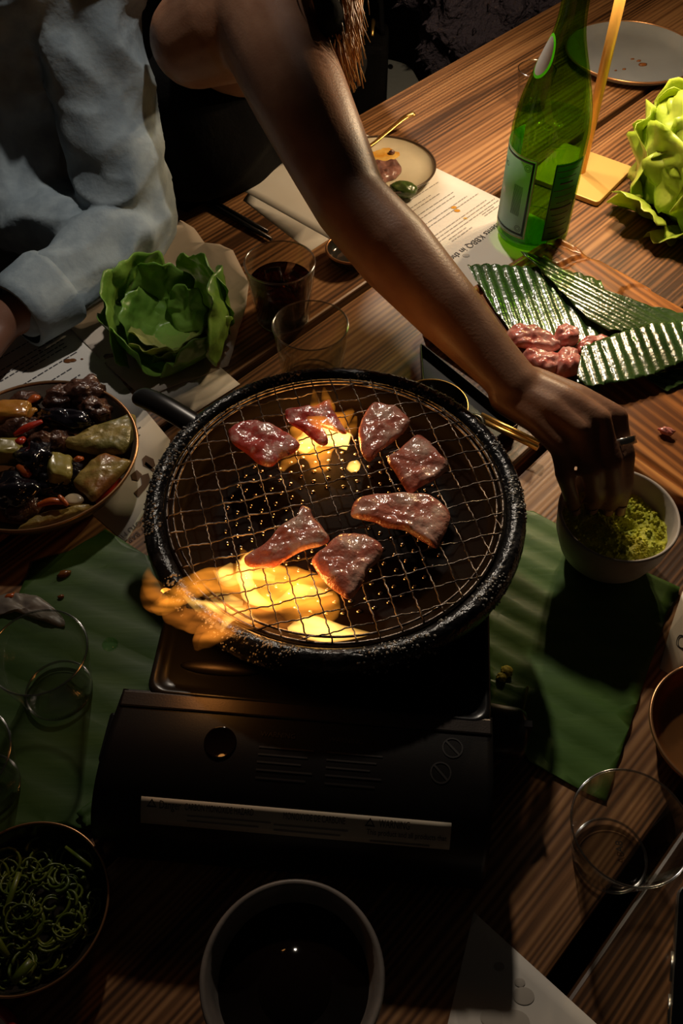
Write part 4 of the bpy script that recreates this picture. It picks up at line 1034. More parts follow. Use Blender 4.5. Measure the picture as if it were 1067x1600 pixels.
for (u, v, r, mm) in ((709, 324, .0035, 'sauce'), (714, 329, .0035, 'sauce'), (727, 341, .0022, 'sauce'), (728, 399, .0038, 'grease'), (706, 402, .0026, 'grease'), (680, 341, .0014, 'grease')):
    c = at(u, v, zt-.0001); V, F = lathe([(0, .0001), (r*.8, .0001), (r, 0)], c, 20, 1.2, .9); mesh('food_stain', V, F, M[mm], cm)

lm = menu('white printed menu under the taupe dinner plate', [at(-40, 500), at(120, 505), at(152, 545), at(207, 617), at(266, 688), at(250, 762), at(196, 848), at(140, 800), at(-40, 665)], .0003)
rows = []
for k, (n_, a_, b_) in enumerate(((-.775, .24, .36), (-.758, .26, .352), (-.750, .26, .352), (-.744, .255, .35), (-.738, .29, .348), (-.722, .27, .35), (-.705, .25, .33), (-.69, .30, .33), (-.574, .30, .318), (-.582, .30, .325))):
    rows.append((n_, a_, b_, .0015))
print_lines(lm, rows, zt, M['ink'])
text('A5 WAGYU MENU', .0075, at(248, 790, zt), XD, YD, M['ink'], lm, 'printed_lettering', lift=0)
text('SAVE AT BAR', .0075, at(254, 800, zt), XD, YD, M['ink'], lm, 'printed_lettering', lift=0)
for pl in ([(222,718),(228,712),(240,718),(243,728),(236,734),(224,728)], [(205,742),(214,735),(222,742),(216,752),(207,750)], [(220,744),(232,740),(236,752),(228,764),(216,778),(210,770),(222,758)],
           [(228,722),(242,734),(240,738),(226,727)]):
    V, F = prism([at(u, v) for u, v in pl], zt-.0002, zt); mesh('printed_emblem', V, F, M['brownink'], lm, smooth=False)
for (u, v, r) in ((106, 564, .0042), (113, 563, .0038), (128, 561, .0014), (62, 548, .0015)):
    c = at(u, v, zt-.0002); V, F = lathe([(0, .0006), (r*.7, .0005), (r, 0), (0, 0)], c, 16, 1.2, .8); mesh('food_stain', V, F, M['saucedark'], lm)

s3 = menu('shaded menu corner sticking out under the parchment', [at(375, 602), at(322, 556), at(200, 540), at(225, 640), at(300, 650)], .0016)
s4 = menu('stained menu corner at the near edge of the table', [at(740, 1425), at(932, 1600), at(1010, 1690), at(800, 1800), at(690, 1640)], .0003)
print_lines(s4, [(.045, .150, .168, .0016), (.050, .150, .164, .0016), (.058, .155, .172, .0013)], zt)
for (u, v, r) in ((818, 1556, .006), (768, 1590, .0062), (780, 1510, .003), (812, 1535, .003), (805, 1597, .008)):
    c = at(u, v, zt-.0001); V, F = lathe([(0, .0001), (r*.8, .0001), (r, 0)], c, 20, 1.2, .9); mesh('food_stain', V, F, M['grease'], s4)
s5 = menu('menu sheet with an inked scribble right of the crumb bowl', [at(1110, 905), at(1066, 925), at(1046, 985), at(1030, 1045), at(1060, 1062), at(1130, 1120), at(1180, 1000)], .0003)
for ph in (0, 1.3):
    pts = [at(1066+9*math.cos(a)+2*ph, 1004+11*math.sin(a)*(1+.2*math.sin(2*a+ph)), zt) for a in np.linspace(ph, ph+7.2, 30)]
    V, F = tube(pts, .0004, 6); mesh('ink_scribble', V, F, M['ink'], s5)
s6 = menu('shaded menu behind the elbow near the chopsticks', [nd(-.815, .71), nd(-.66, .70), nd(-.66, .655), nd(-.800, .675)], .0002)

# ---- chopsticks behind the cups
for k, (a, b) in enumerate((((326, 318), (424, 374)), ((334, 316), (418, 362)))):
    V, F = tube([at(*a, .0045), at(*b, .0045)], [.0038, .0024], 10)
    mesh('chopstick', V, F, M['black'], None, label=('dark chopstick at the table edge, the one nearer the denim elbow', 'dark chopstick at the table edge, the one farther from the denim elbow')[k], cat='chopstick', group='chopstick pair by the table edge')

# ---- small dark dish beneath the elbow
c = at(548, 395, .012); dd = plate('sauce_dish', 'small dark dish half hidden beneath the bare elbow', on(c, .0005), .030, .018, M['smoke'], M['rimcopper'], 'dish')

# ---- cups
c1 = on(at(437, 412, .075), .001); tm = tumbler('short clear cup of dark amber drink with ice behind the parchment', c1, .030, .0385, .076, M['plastic'], .0013, 'cup', (.052, M['whisky']))
c2 = on(at(485, 510, .075), .001); tumbler('empty clear cup touching the far rim of the grill pan', c2, .030, .0385, .076, M['plastic'], .0013, 'cup')
for k, (dx, dy, a) in enumerate(((-.008, .004, .3), (.014, -.003, 1.1))):
    V, F = box((-.009, -.009, -.009), (.009, .009, .009)); Mx = Matrix.Rotation(a, 3, 'Z') @ Matrix.Rotation(.4, 3, 'X')
    o = mesh('ice_cube', [Vector((c1.x+dx, c1.y+dy, .053)) + Mx @ Vector(v) for v in V], F, M['ice'], None, label=('ice cube in the amber drink nearer the parchment', 'ice cube in the amber drink nearer the reaching arm')[k], cat='ice', group='ice cubes in the amber drink'); bevel(o, .0025, 3)
cl = on(at(62, 1022, .066), .004); tumbler('empty glass tumbler on the leaf left of the stove', cl, .027, .0372, .066, M['glass'], .0012)
cl2 = on(at(-66, 1182, .066), .004); tumbler('glass tumbler cut by the frame edge above the scallion dish', cl2, .027, .038, .066, M['glass'], .0012)
cr_ = on(at(985, 1292, .064), .001); tr_ = tumbler('empty glass tumbler beside the copper dish on bare planks', cr_, .027, .0402, .064, M['glass'], .0012)
# moulded mark in its base
text('A8', .0075, Vector((cr_.x+.010, cr_.y+.001, .0049)), Vector((.1, 1, 0)).normalized(), Vector((-1, .1, 0)).normalized(), M['chrome'], tr_, 'moulded_mark', lift=0)
cb = on(at(840, 103, .06), .001); tumbler('small clear plastic cup behind the green bottle', cb, .020, .027, .055, M['plastic'], .0010, 'cup')

# ---- parchment sheet with lettuce
pp = [(103,478),(128,462),(150,456),(200,420),(228,402),(262,392),(285,368),(306,378),(322,395),(345,398),(366,408),(390,450),(385,475),(372,505),(355,560),(310,580),(262,598),(232,610),(215,606),(180,575),(135,530),(108,505)]
pcx = at(262, 500)
pol = [at(u, v, .012) for u, v in pp]
def pz(x, y):
    r = math.hypot(x-pcx.x, y-pcx.y); rise = max(0, r-.05)
    side_ = max(0, min(1, (y-(pcx.y-.03))/.08))
    return .0022 + min(.030, rise*.38*side_) + .0035*nz((x, y, 0), 26, 2)*min(1, r/.04) + .002*abs(nz((x, y, 0), 60, 5))
V, F = sheet(pol, pz, .008, (1, .3, 0)); pa = mesh('parchment_sheet', V, F, M['parch'], None, label='crumpled parchment sheet spread under the lettuce leaves', cat='parchment', loc=(pcx.x, pcx.y, 0)); solid(pa, .0004)
def capleaf(root, ctr, dirv, R, ang, m, seed, crumple=.09, ruffle=.10, lift=.18, asp=1.0, nr=16, na=56, zmin=.0032):
    """Lettuce leaf as a crumpled cap of a sphere round ctr, its wavy margin lifting off."""
    d = Vector(dirv).normalized(); a = d.cross(Vector((0, 0, 1)))
    if a.length < 1e-3: a = Vector((1, 0, 0))
    a.normalize(); b = a.cross(d)
    def pt(rho, phi):
        bd = 1 + .16*nz((math.cos(phi)*1.3, math.sin(phi)*1.3, seed), 1.0, seed) + .05*math.sin(5*phi+seed)
        g = ang*rho*bd; q = (a*math.cos(phi)*asp + b*math.sin(phi))
        dd = d*math.cos(g) + q*math.sin(g)
        cr = 1-abs(nz(dd*2.2, 1.0, seed+7))*2.4; cr2 = nz(dd*5.5, 1.0, seed+3)
        e = rho**3
        rr = R*(1 + crumple*(cr*.7+cr2*.55)*(.45+.55*rho) + ruffle*e*(math.sin(phi*7+seed*2.3+3*nz((phi, seed, 0), .6, 0)) + .5*math.sin(phi*13+seed)) + lift*rho**4)
        vein = -.02*R*math.exp(-(math.sin(phi-1.5708)*rho*8)**2) if math.cos(phi+1.5708) < 2 else 0
        return Vector(ctr) + dd*(rr+vein)
    V = [pt(0, 0)]; F = []
    for i in range(1, nr+1):
        for k in range(na): V.append(pt(i/nr, 2*PI*k/na))
    for k in range(na): F.append((0, 1+k, 1+(k+1) % na))
    for i in range(nr-1):
        for k in range(na): F.append((1+i*na+k, 1+(i+1)*na+k, 1+(i+1)*na+(k+1) % na, 1+i*na+(k+1) % na))
    V = [Vector((v.x, v.y, max(v.z, zmin))) for v in V]
    o = mesh('leaf', V, F, m, root); solid(o, .0008, 0); return o
lt = thing('lettuce', 'open half head of dark green lettuce on crumpled parchment', 'lettuce', (pcx.x, pcx.y, .006))
bz = at(264, 490, .046)
for (az, el, R_, an, mm, sd_, lf) in ((180, 0, .050, .80, 'lettuce2', 1, .25), (215, -25, .050, .80, 'lettuce2', 2, .2), (140, 5, .050, .75, 'lettuce2', 3, .2), (105, 0, .048, .70, 'lettuce2', 4, .15), (40, 10, .052, .78, 'lettuce2', 5, .12), (0, 5, .054, .80, 'lettuce2', 6, .12),
                                      (-40, -25, .050, .80, 'lettuce2', 7, .1), (260, -45, .046, .80, 'lettuce3', 8, .1), (300, -45, .046, .8, 'lettuce3', 9, .1), (90, -60, .046, .9, 'lettuce2', 10, 0),
                                      (160, -25, .036, .75, 'lettuce2', 11, .2), (60, -20, .034, .7, 'lettuce2', 12, .15), (320, -40, .032, .75, 'lettuce3', 13, .2), (230, -40, .032, .8, 'lettuce3', 14, .2)):
    a_, e_ = math.radians(az), math.radians(el)
    capleaf(lt, bz, (math.cos(a_)*math.cos(e_)*1.0, math.sin(a_)*math.cos(e_), math.sin(e_)-.12), R_*(1.18 if abs(math.cos(a_)) > .6 else 1.02), an, M[mm], sd_*1.37, .08, .05, lf, zmin=.0095)

# ---- right: whole butter lettuce
lb = at(1046, 322, .0); lb = Vector((lb.x+.034, lb.y+.010, .004))
l2 = thing('lettuce', 'whole bright butter lettuce head beside the gold lamp base', 'lettuce', lb)
lcn = lb + Vector((0, 0, .058)); rl = random.Random(4); k_ = 0
for (el, nn, R_, an, lf) in ((-12, 6, .080, .85, .22), (22, 6, .076, .80, .16), (48, 5, .072, .72, .14), (75, 3, .066, .7, .10), (90, 1, .060, .6, .1)):
    for k in range(nn):
        a_ = 2*PI*(k+rl.uniform(-.2, .2))/nn + el; e_ = math.radians(el+rl.uniform(-8, 8)); k_ += 1
        capleaf(l2, lcn, (math.cos(a_)*math.cos(e_), math.sin(a_)*math.cos(e_), math.sin(e_)), R_*rl.uniform(.95, 1.06), an*rl.uniform(.85, 1.1), M['lettuce'], k_*1.9, .13, .075, lf)
for az, el, R_ in ((215, -30, .098), (255, -34, .104), (290, -32, .100)):
    a_, e_ = math.radians(az), math.radians(el)
    capleaf(l2, lcn, (math.cos(a_)*math.cos(e_), math.sin(a_)*math.cos(e_), math.sin(e_)), R_, .42, M['lettuce'], az*.1, .10, .06, .25)

# ---- green mineral water bottle
B0 = on(at(829, 366), .0007)
bt = thing('water_bottle', 'tall green glass mineral water bottle behind the cutting board', 'bottle', B0)
out_ = [(0, .004), (.030, .0), (.040, .003), (.0435, .010), (.0440, .022), (.0440, .128), (.0436, .142), (.0415, .160), (.0370, .180), (.0300, .203), (.0235, .222), (.0180, .240), (.0152, .256), (.0142, .275), (.0140, .290), (.0158, .293), (.0158, .301), (.0138, .303)]
inn = [(.0115, .303), (.0112, .275), (.0124, .256), (.0152, .240), (.0207, .222), (.0272, .203), (.0342, .180), (.0387, .160), (.0408, .142), (.0412, .128), (.0412, .024), (.040, .013), (.034, .008), (0, .011)]
so = [tuple(p[:2]) for p in spline([(a, b, 0) for a, b in out_], 70)]; so = [(max(0, a), b) for a, b in so]
si = [tuple(p[:2]) for p in spline([(a, b, 0) for a, b in inn], 60)]; si = [(max(0, a), b) for a, b in si]
so[0] = (0, so[0][1]); si[-1] = (0, si[-1][1])
V, F = lathe(so + si, B0, 96); mesh('glass_body', V, F, M['bottle'], bt)
wl = .150
prof = [(0, .0114)] + [(a-.0004, b) for a, b in reversed(si[:-1]) if b < wl and a > .002]
prof += [(prof[-1][0]-.0005, wl), (0, wl)]
V, F = lathe(prof, B0, 72); mesh('water', V, F, M['water'], bt)
V, F = lathe([(0, .296), (.0165, .296), (.017, .298), (.017, .312), (.015, .314), (0, .314)], B0, 40); mesh('cap', V, F, M['gold'], bt)
def bwrap(a0, s, z, r=.04435): return Vector((B0.x + r*math.cos(a0 + s/r), B0.y + r*math.sin(a0 + s/r), B0.z + z))
def bpatch(name, a0, w_, z0, z1, m, r=.0443, par=bt, label=None, nn=24):
    V, F = [], []
    for i in range(2):
        for k in range(nn+1): V.append(bwrap(a0, -w_/2 + w_*k/nn, (z0, z1)[i], r))
    for k in range(nn): F.append((k, k+1, nn+2+k, nn+1+k))
    o = mesh(name, V, F, m, par, label=label); solid(o, .00012, 1); return o
LA = math.radians(-177)
lb1 = bpatch('front_label', LA, .100, .020, .122, M['label'], label='pale teal front label with dark border')
for (z0, z1) in ((.0235, .0262), (.1160, .1187)): bpatch('label_border', LA, .094, z0, z1, M['labelink'], .04452, lb1)
for s in (-.0458, .0458):
    bpatch('label_border', LA + s/.0443, .0026, .0235, .1187, M['labelink'], .04452, lb1, nn=3)
for s in (-.0492, .0492): bpatch('label_margin', LA + s/.0443, .0014, .020, .122, M['labelgold'], .04452, lb1, nn=2)
for (z0, z1) in ((.020, .0214), (.1206, .122)): bpatch('label_margin', LA, .100, z0, z1, M['labelgold'], .04452, lb1)
def btext(s, size, a0, z, m, align='CENTER', par=None, r=.0446): return text(s, size, None, None, None, m, par or lb1, 'lettering', mapf=lambda x, y: bwrap(a0, x, z+y, r), align=align)
btext('S.PELLEGRINO', .0085, LA+.009/.0443, .098, M['labelink'], 'RIGHT'); btext('1899', .006, LA-.02/.0443, .088, M['labelink'])
for k in range(9):
    bpatch('small_print', LA + (.0260 + .0014*k)/.0443, .0005, .048, .086, M['labelink'], .04452, lb1, nn=2)
for (s, z) in ((.0395, .110), (-.0395, .110), (.0395, .032), (-.0395, .032)):
    for q in (.0042, .0024):
        V = []; F = []
        for k in range(20):
            a = 2*PI*k/20
            for rr in (q-.0005, q): V.append(bwrap(LA, s+rr*math.cos(a), z+rr*math.sin(a), .04455))
        for k in range(20): F.append((2*k, 2*k+1, (2*k+3) % 40, (2*k+2) % 40))
        mesh('corner_flourish', V, F, M['labelink'], lb1)
star = [(math.cos(a)*(.0062 if k % 2 else .0028), math.sin(a)*(.0062 if k % 2 else .0028)) for k, a in enumerate([PI/2+2*PI*i/10 for i in range(10)])]
mesh('star_emblem', [bwrap(LA, x+.006, .068+y, .04455) for x, y in star], [tuple(range(10))], M['labelwhite'], lb1, smooth=False)
RA = math.radians(-60)
lb2 = bpatch('back_label', RA, .040, .020, .120, M['labelback'], label='green back label with thin dark border')
for s in (-.0188, .0188): bpatch('label_border', RA + s/.0443, .0009, .022, .118, M['labelink'], .04452, lb2, nn=2)
for (z0, z1) in ((.022, .0229), (.1171, .118)): bpatch('label_border', RA, .038, z0, z1, M['labelink'], .04452, lb2)
for k in range(11):
    z = .110-.008*k; bpatch('small_print', RA - .002/.0443, .030-.006*(k % 3), z, z+(.0022 if k in (2, 6) else .0010), M['labelink'], .04452, lb2)
# oval neck label following the shoulder
def nwrap(a0, s, z):
    r = np.interp(z, [b for a, b in so[10:60]], [a for a, b in so[10:60]]) + .0004
    return Vector((B0.x + r*math.cos(a0+s/.026), B0.y + r*math.sin(a0+s/.026), B0.z+z))
NA = math.radians(-166)
for (rs, rz, mm, nm, lf) in ((.015, .022, 'labelgreen', 'neck_label', 0), (.0125, .019, 'labelwhite', 'neck_label_panel', .0003)):
    V = [nwrap(NA, 0, .222)+Vector((lf*math.cos(NA), lf*math.sin(NA), 0))]; F = []
    for i in range(1, 6):
        for k in range(32):
            a = 2*PI*k/32; p = nwrap(NA, rs*i/5*math.cos(a), .222+rz*i/5*math.sin(a)); V.append(p+Vector((lf*math.cos(NA), lf*math.sin(NA), 0)))
    for k in range(32): F.append((0, 1+k, 1+(k+1) % 32))
    for i in range(4):
        for k in range(32): F.append((1+i*32+k, 1+(i+1)*32+k, 1+(i+1)*32+(k+1) % 32, 1+i*32+(k+1) % 32))
    o = mesh(nm, V, F, M[mm], bt, label='oval neck label' if lf == 0 else 'white centre of the neck label')

# ---- gold table lamp
e1 = Vector((.6, .8, 0)); e2 = Vector((-.8, .6, 0)); lc2 = on(at(905, 278), 0) + Vector((.001, .004, 0))
pl = thing('table_lamp', 'slim gold cordless table lamp with square base behind the bottle', 'lamp', on(lc2, 0.0005))
poly = rounded([lc2 - e1*.052 - e2*.052, lc2 + e1*.052 - e2*.052, lc2 + e1*.052 + e2*.052, lc2 - e1*.052 + e2*.052], .006)
V, F = prism(poly, .0008, .0075); o = mesh('base', V, F, M['goldbase'], pl, smooth=False); bevel(o, .001)
V, F = tube([(lc2.x, lc2.y, .0075), (lc2.x, lc2.y, .345)], .0064, 28); mesh('pole', V, F, M['goldpole'], pl)
V, F = lathe([(0, .372), (.030, .370), (.052, .360), (.056, .345), (.052, .3455), (.048, .356), (.03, .364), (0, .366)], lc2, 48); mesh('shade', V, F, M['goldpole'], pl)
V, F = lathe([(.012, .3475), (.045, .3475), (.045, .3495), (.012, .3495)], lc2, 40); mesh('diffuser', V, F, M['white'], pl)
for k in range(3):
    a = 2*PI*k/3 + .4
    lamp('table_lamp_bulb', 'POINT', lc2 + Vector((.034*math.cos(a), .034*math.sin(a), .338)), 2.5, (1.0, .74, .45), .006)

# ---- grey plate at the back
gpc = on(at(984, 96), .0008); g1 = plate('dinner_plate', 'empty grey plate with scraps at the far end', gpc, .104, .016, M['greyplate'], M['rimcopper'], depth=.003)
for (lb_, u, v, r) in (('bright dark-edged crumb nearest the gold pole on the grey plate', 975, 108, .0022), ('largest dark crumb on the grey plate', 1004, 101, .0045), ('crumb touching the largest one on the grey plate', 998, 95, .0025), ('crumb farthest from the table\'s near side on the grey plate', 988, 92, .002), ('tiniest crumb on the grey plate', 962, 110, .0015)):
    c = at(u, v, .0045); V, F = blob(c, (r*1.6, r, r*.5), .3, .3, 2, u, 2); mesh('food_crumb', V, F, M['saucedark'], None, label=lb_, cat='crumb', group='crumbs on the grey plate')

# ---- cutting board with juice groove
bA = Vector((.083, .783, 0)); bB = at(868, 366, .02); e_l = (bA-on(bB)).normalized(); e_n = Vector((.673, -.739, 0)).normalized()
e_l = (e_l - e_n*e_l.dot(e_n)).normalized()
BW, BL_ = .236, .365
cbd = thing('cutting_board', 'wooden cutting board with juice groove under wet banana leaves', 'board', on(bB) + e_l*.1 + e_n*.15)
def bl(px): 
    r = px - on(bB); return r.dot(e_n), r.dot(e_l)
g_paths = [[(853, 377), (872, 378), (893, 387), (925, 398), (960, 414), (1000, 433), (1067, 463), (1150, 503)], [(925, 400), (908, 402), (891, 408), (878, 415), (862, 414), (845, 404)]]
gp_ = [[bl(on(at(u, v, .02))) for u, v in pth] for pth in g_paths]
gp_.append([(.012, .016), (.012, .222)]); gp_.append([(.012, .222), (.345, .222)]); gp_.append([(.345, .222), (.345, .02)])
gp_ = [[tuple(q[:2]) for q in spline([(a, b, 0) for a, b in g], 24)] if len(g) > 2 else g for g in gp_]
pool = [bl(on(at(u, v, .02))) for u, v in [(966, 458), (975, 450), (988, 445), (1004, 445), (1030, 455), (1067, 474), (1130, 506), (1120, 530), (1067, 500), (1010, 480)]]
def segd(px, py, g):
    best = 9
    for (x0, y0), (x1, y1) in zip(g[:-1], g[1:]):
        dx, dy = x1-x0, y1-y0; t_ = max(0, min(1, ((px-x0)*dx+(py-y0)*dy)/(dx*dx+dy*dy+1e-12)))
        best = min(best, math.hypot(px-x0-t_*dx, py-y0-t_*dy))
    return best
def inpoly(px, py, pg):
    s = False
    for (x0, y0), (x1, y1) in zip(pg, pg[1:]+pg[:1]):
        if (y0 > py) != (y1 > py) and px < (x1-x0)*(py-y0)/(y1-y0)+x0: s = not s
    return s
NXb, NYb = 150, 100; V, F = [], []
rc = .032
for i in range(NXb+1):
    for j in range(NYb+1):
        x, y = BL_*i/NXb, BW*j/NYb
        dmin = min(segd(x, y, g) for g in gp_)
        z = .020 - .0042*max(0, 1-(dmin/.0042)**2)**.5 if dmin < .0042 else .020
        if inpoly(x, y, pool): z = min(z, .0180)
        # rounded corners: pull the grid in
        X, Y = x, y
        for (cx_, cy_, sx_, sy_) in ((rc, rc, -1, -1), (rc, BW-rc, -1, 1), (BL_-rc, rc, 1, -1), (BL_-rc, BW-rc, 1, 1)):
            r_ = rc if cx_ > .1 else .012
            cx2 = cx_ if cx_ > .1 else r_; cy2 = (r_ if sy_ < 0 else BW-r_)
            cx2 = (r_ if sx_ < 0 else BL_-r_)
            dx, dy = (x-cx2)*sx_, (y-cy2)*sy_
            if dx > 0 and dy > 0:
                m_ = max(dx, dy); h_ = math.hypot(dx, dy); s = m_/h_; X = cx2 + sx_*dx*s; Y = cy2 + sy_*dy*s
        e = min(x, y, BL_-x, BW-y)
        if e < .002: z -= .0012*(1-e/.002)
        p = on(bB) + e_n*X + e_l*Y; V.append((p.x, p.y, z))
for i in range(NXb):
    for j in range(NYb): a = i*(NYb+1)+j; F.append((a, a+1, a+NYb+2, a+NYb+1))
ring_ = [i*(NYb+1) for i in range(NXb)] + [NXb*(NYb+1)+j for j in range(NYb)] + [i*(NYb+1)+NYb for i in range(NXb, 0, -1)] + [j for j in range(NYb, 0, -1)]
b0 = len(V); V += [(V[i][0], V[i][1], .0015) for i in ring_]; n = len(ring_)
for k in range(n): F.append((ring_[k], ring_[(k+1) % n], b0+(k+1) % n, b0+k))
F.append(tuple(b0+k for k in range(n)))
mesh('slab', V, F, M['board'], cbd)
# branded square mark
bc = at(862, 394, .0203); q1, q2 = e_n, e_l; V, F = [], []
def bar(x0, y0, x1, y1, w_=.0012):
    a = bc + q1*x0 + q2*y0; b = bc + q1*x1 + q2*y1; d = (b-a).normalized(); s = Vector((-d.y, d.x, 0))*w_*.5; k = len(V)
    V.extend([a-s, a+s, b+s, b-s]); F.append((k, k+1, k+2, k+3))
h_ = .010
for (a, b, c_, d_) in ((-h_, -h_, h_, -h_), (h_, -h_, h_, h_), (h_, h_, -h_, h_), (-h_, h_, -h_, -h_), (-.004, -.006, -.004, .006), (.004, -.006, .004, .006), (-.004, 0, .004, 0), (0, -.006, .004, -.006)): bar(a, b, c_, d_)
mesh('branded_mark', V, F, M['brownink'], cbd, smooth=False, label='small square brand burnt into the corner')

# ---- wet banana leaf pieces on the board
def banana(label, px, z, ribpx, m, spacing=.010, amp=.0012, zf=None, group=None, th=.0007, name='banana_leaf', step=None):
    pol = [at(u, v, z) for u, v in px]; r = at(*ribpx[1], z)-at(*ribpx[0], z); r.normalize(); q = Vector((-r.y, r.x, 0))
    def f(x, y):
        s = (x*q.x+y*q.y)/spacing; w_ = abs((s % 1)-.5)*2
        return z + amp*(1-w_**2.2) + .0012*nz((x, y, 0), 22, z*100) + (zf(x, y) if zf else 0)
    V, F = sheet(pol, f, step or spacing/4, r); o = mesh(name, V, F, M[m], None, label=label, cat='leaf', group=group); solid(o, th, 1); return o
banana('wet ribbed banana leaf piece lying under the raw beef', [(730,416),(760,413),(800,416),(868,421),(905,428),(938,440),(950,470),(960,520),(930,560),(905,600),(870,590),(830,560),(795,517),(762,470)], .0225, ((800, 420), (850, 560)), 'leafwet', .0115, .0022)
banana('folded wet banana leaf spear crossing the board diagonally', [(812,396),(850,408),(900,436),(950,458),(1000,478),(1067,492),(1120,505),(1120,560),(1067,545),(1000,520),(950,520),(915,500),(880,462),(845,425)], .0275, ((830, 410), (1000, 500)), 'leafwet', .0115, .0024, zf=lambda x, y: .002)
banana('wet banana leaf flap folded over beside the raw beef', [(908,546),(935,536),(970,522),(1010,510),(1067,503),(1120,500),(1120,560),(1067,568),(1020,588),(975,600),(915,608),(900,590)], .0320, ((960, 530), (985, 600)), 'leafwet', .0115, .0020, zf=lambda x, y: .002)
banana('small dark leaf scrap under the folded flap', [(1005,588),(1030,583),(1075,575),(1090,590),(1042,612),(1020,600)], .0218, ((1010, 590), (1050, 600)), 'leafwet', .01, .001)
banana('tiny leaf scrap beside the knuckles', [(895,598),(935,598),(936,614),(905,612)], .0212, ((900, 600), (905, 610)), 'leafwet', .01, .001)
# ---- raw beef on the leaf
raw = [('wide raw beef slice resting on the leaf nearest the wrist', [(795,508),(812,502),(840,507),(868,520),(880,535),(862,541),(830,538),(806,532),(796,522)], .028, .010),
       ('curled raw beef lump at the top of the pile', [(868,515),(876,505),(892,505),(904,514),(905,527),(888,533),(872,528)], .032, .012),
       ('raw beef strip poking towards the folded leaf', [(900,533),(925,520),(950,520),(958,527),(935,534),(912,545)], .028, .008),
       ('raw beef fold at the near side of the pile', [(818,545),(845,543),(872,548),(880,562),(868,576),(845,575),(826,562)], .027, .011),
       ('raw beef fold hanging down beside the flap', [(872,545),(892,538),(905,548),(910,570),(900,578),(876,582),(868,566)], .028, .012)]
for i, (lb_, ol, z, th) in enumerate(raw):
    V, F = pillow([at(u, v, z+.005) for u, v in ol], z-.003, th, .0035, 80, 40+i*3.1, n=52, rings=9); mesh('raw_beef', V, F, M['meat3'], None, label=lb_, cat='meat', group='raw beef pile on the banana leaf')
V, F = blob(at(1041, 674, .0245), (.0075, .004, .0040), -.3, .4, 2, 3, 3); mesh('raw_beef', V, F, M['meat3'], None, label='lone scrap of raw beef on the bare board', cat='meat')

# ---- black tray, gilt dish and gold chopsticks beside the board
tp = [at(657, 536, .014), at(812, 662, .014), at(765, 690, .014), at(662, 612, .014)]
ty = thing('serving_tray', 'black serving tray between grill and board under the forearm', 'tray', on(tp[0].lerp(tp[2], .5)))
tpoly = rounded(tp, .006)
V, F = prism(tpoly, .0008, .004); mesh('tray_floor', V, F, M['black'], ty, smooth=False)
V, F = tube([(p[0], p[1], .014) for p in tpoly], .0011, 8, closed=True); mesh('rim', V, F, M['lip'], ty, label='thin pale rim wire')
n = len(tpoly); V = [(p[0], p[1], z) for z in (.002, .014) for p in tpoly]; F = [(k, (k+1) % n, n+(k+1) % n, n+k) for k in range(n)]; o = mesh('wall', V, F, M['black'], ty, smooth=False); solid(o, .0012, 0)
gdc = at(676, 632, .03); plate('sauce_dish', 'black dish with a thin gilt rim peeking from behind the grill pan', on(gdc, .0045), .036, .026, M['smoke'], M['gold'], 'dish', rimw=.0008)
for k, (a, b) in enumerate((((752, 648), (842, 692)), ((748, 655), (840, 700)))):
    V, F = tube([at(*a, .0175), at(*b, .0175)], [.0026, .0030], 10); mesh('chopstick', V, F, M['gold'], None, label=('gold chopstick on the black tray, the one nearer the cutting board', 'gold chopstick on the black tray, the one nearer the grill rim')[k], cat='chopstick', group='gold chopstick pair on the tray')

# ---- crumb bowl
bwc = on(at(941, 868, .004), .0035)
bw = thing('bowl', 'off-white stoneware bowl of yellow-green crumbs beneath the fingers', 'bowl', bwc)
V, F = lathe([(0, 0), (.024, 0), (.031, .003), (.042, .018), (.0485, .038), (.0515, .062), (.0505, .0645), (.0485, .0625), (.0455, .040), (.040, .022), (.030, .010), (0, .009)], bwc, 80); mesh('body', V, F, M['bowl'], bw)
V, F = [], []
nr, na = 26, 72
def cz(x, y):
    r = math.hypot(x, y)/.045
    pit = -.012*math.exp(-(((x-.014)/.013)**2 + ((y+.0)/.012)**2)) - .006*math.exp(-(((x+.012)/.012)**2+((y-.01)/.014)**2))
    return .043 + .006*(1-r*r) + .004*nz((x, y, 0), 60, 4) + .0032*nz((x, y, 0), 170, 7) + .0016*nz((x, y, 0), 420, 1) + pit
V = [(bwc.x, bwc.y, bwc.z + cz(0, 0))]
for i in range(1, nr+1):
    for k in range(na):
        a = 2*PI*k/na; r = .0462*i/nr; x, y = r*math.cos(a), r*math.sin(a); V.append((bwc.x+x, bwc.y+y, bwc.z+cz(x, y)))
for k in range(na): F.append((0, 1+k, 1+(k+1) % na))
for i in range(nr-1):
    for k in range(na): F.append((1+i*na+k, 1+(i+1)*na+k, 1+(i+1)*na+(k+1) % na, 1+i*na+(k+1) % na))
grains = [(V, F)]
for k in range(420):
    a = random.uniform(0, 2*PI); r = .043*math.sqrt(random.random()); x, y = r*math.cos(a), r*math.sin(a)
    grains.append(blob((bwc.x+x, bwc.y+y, bwc.z+cz(x, y)+.0006), (.0017, .0014, .0012), a, .3, 2, k, 1))
V, F = join(*grains); mesh('crumb_heap', V, F, M['yuzu'], None, label='moist yellow-green crumb heap filling the off-white bowl', cat='seasoning', kind='stuff', loc=(bwc.x, bwc.y, bwc.z+.02))

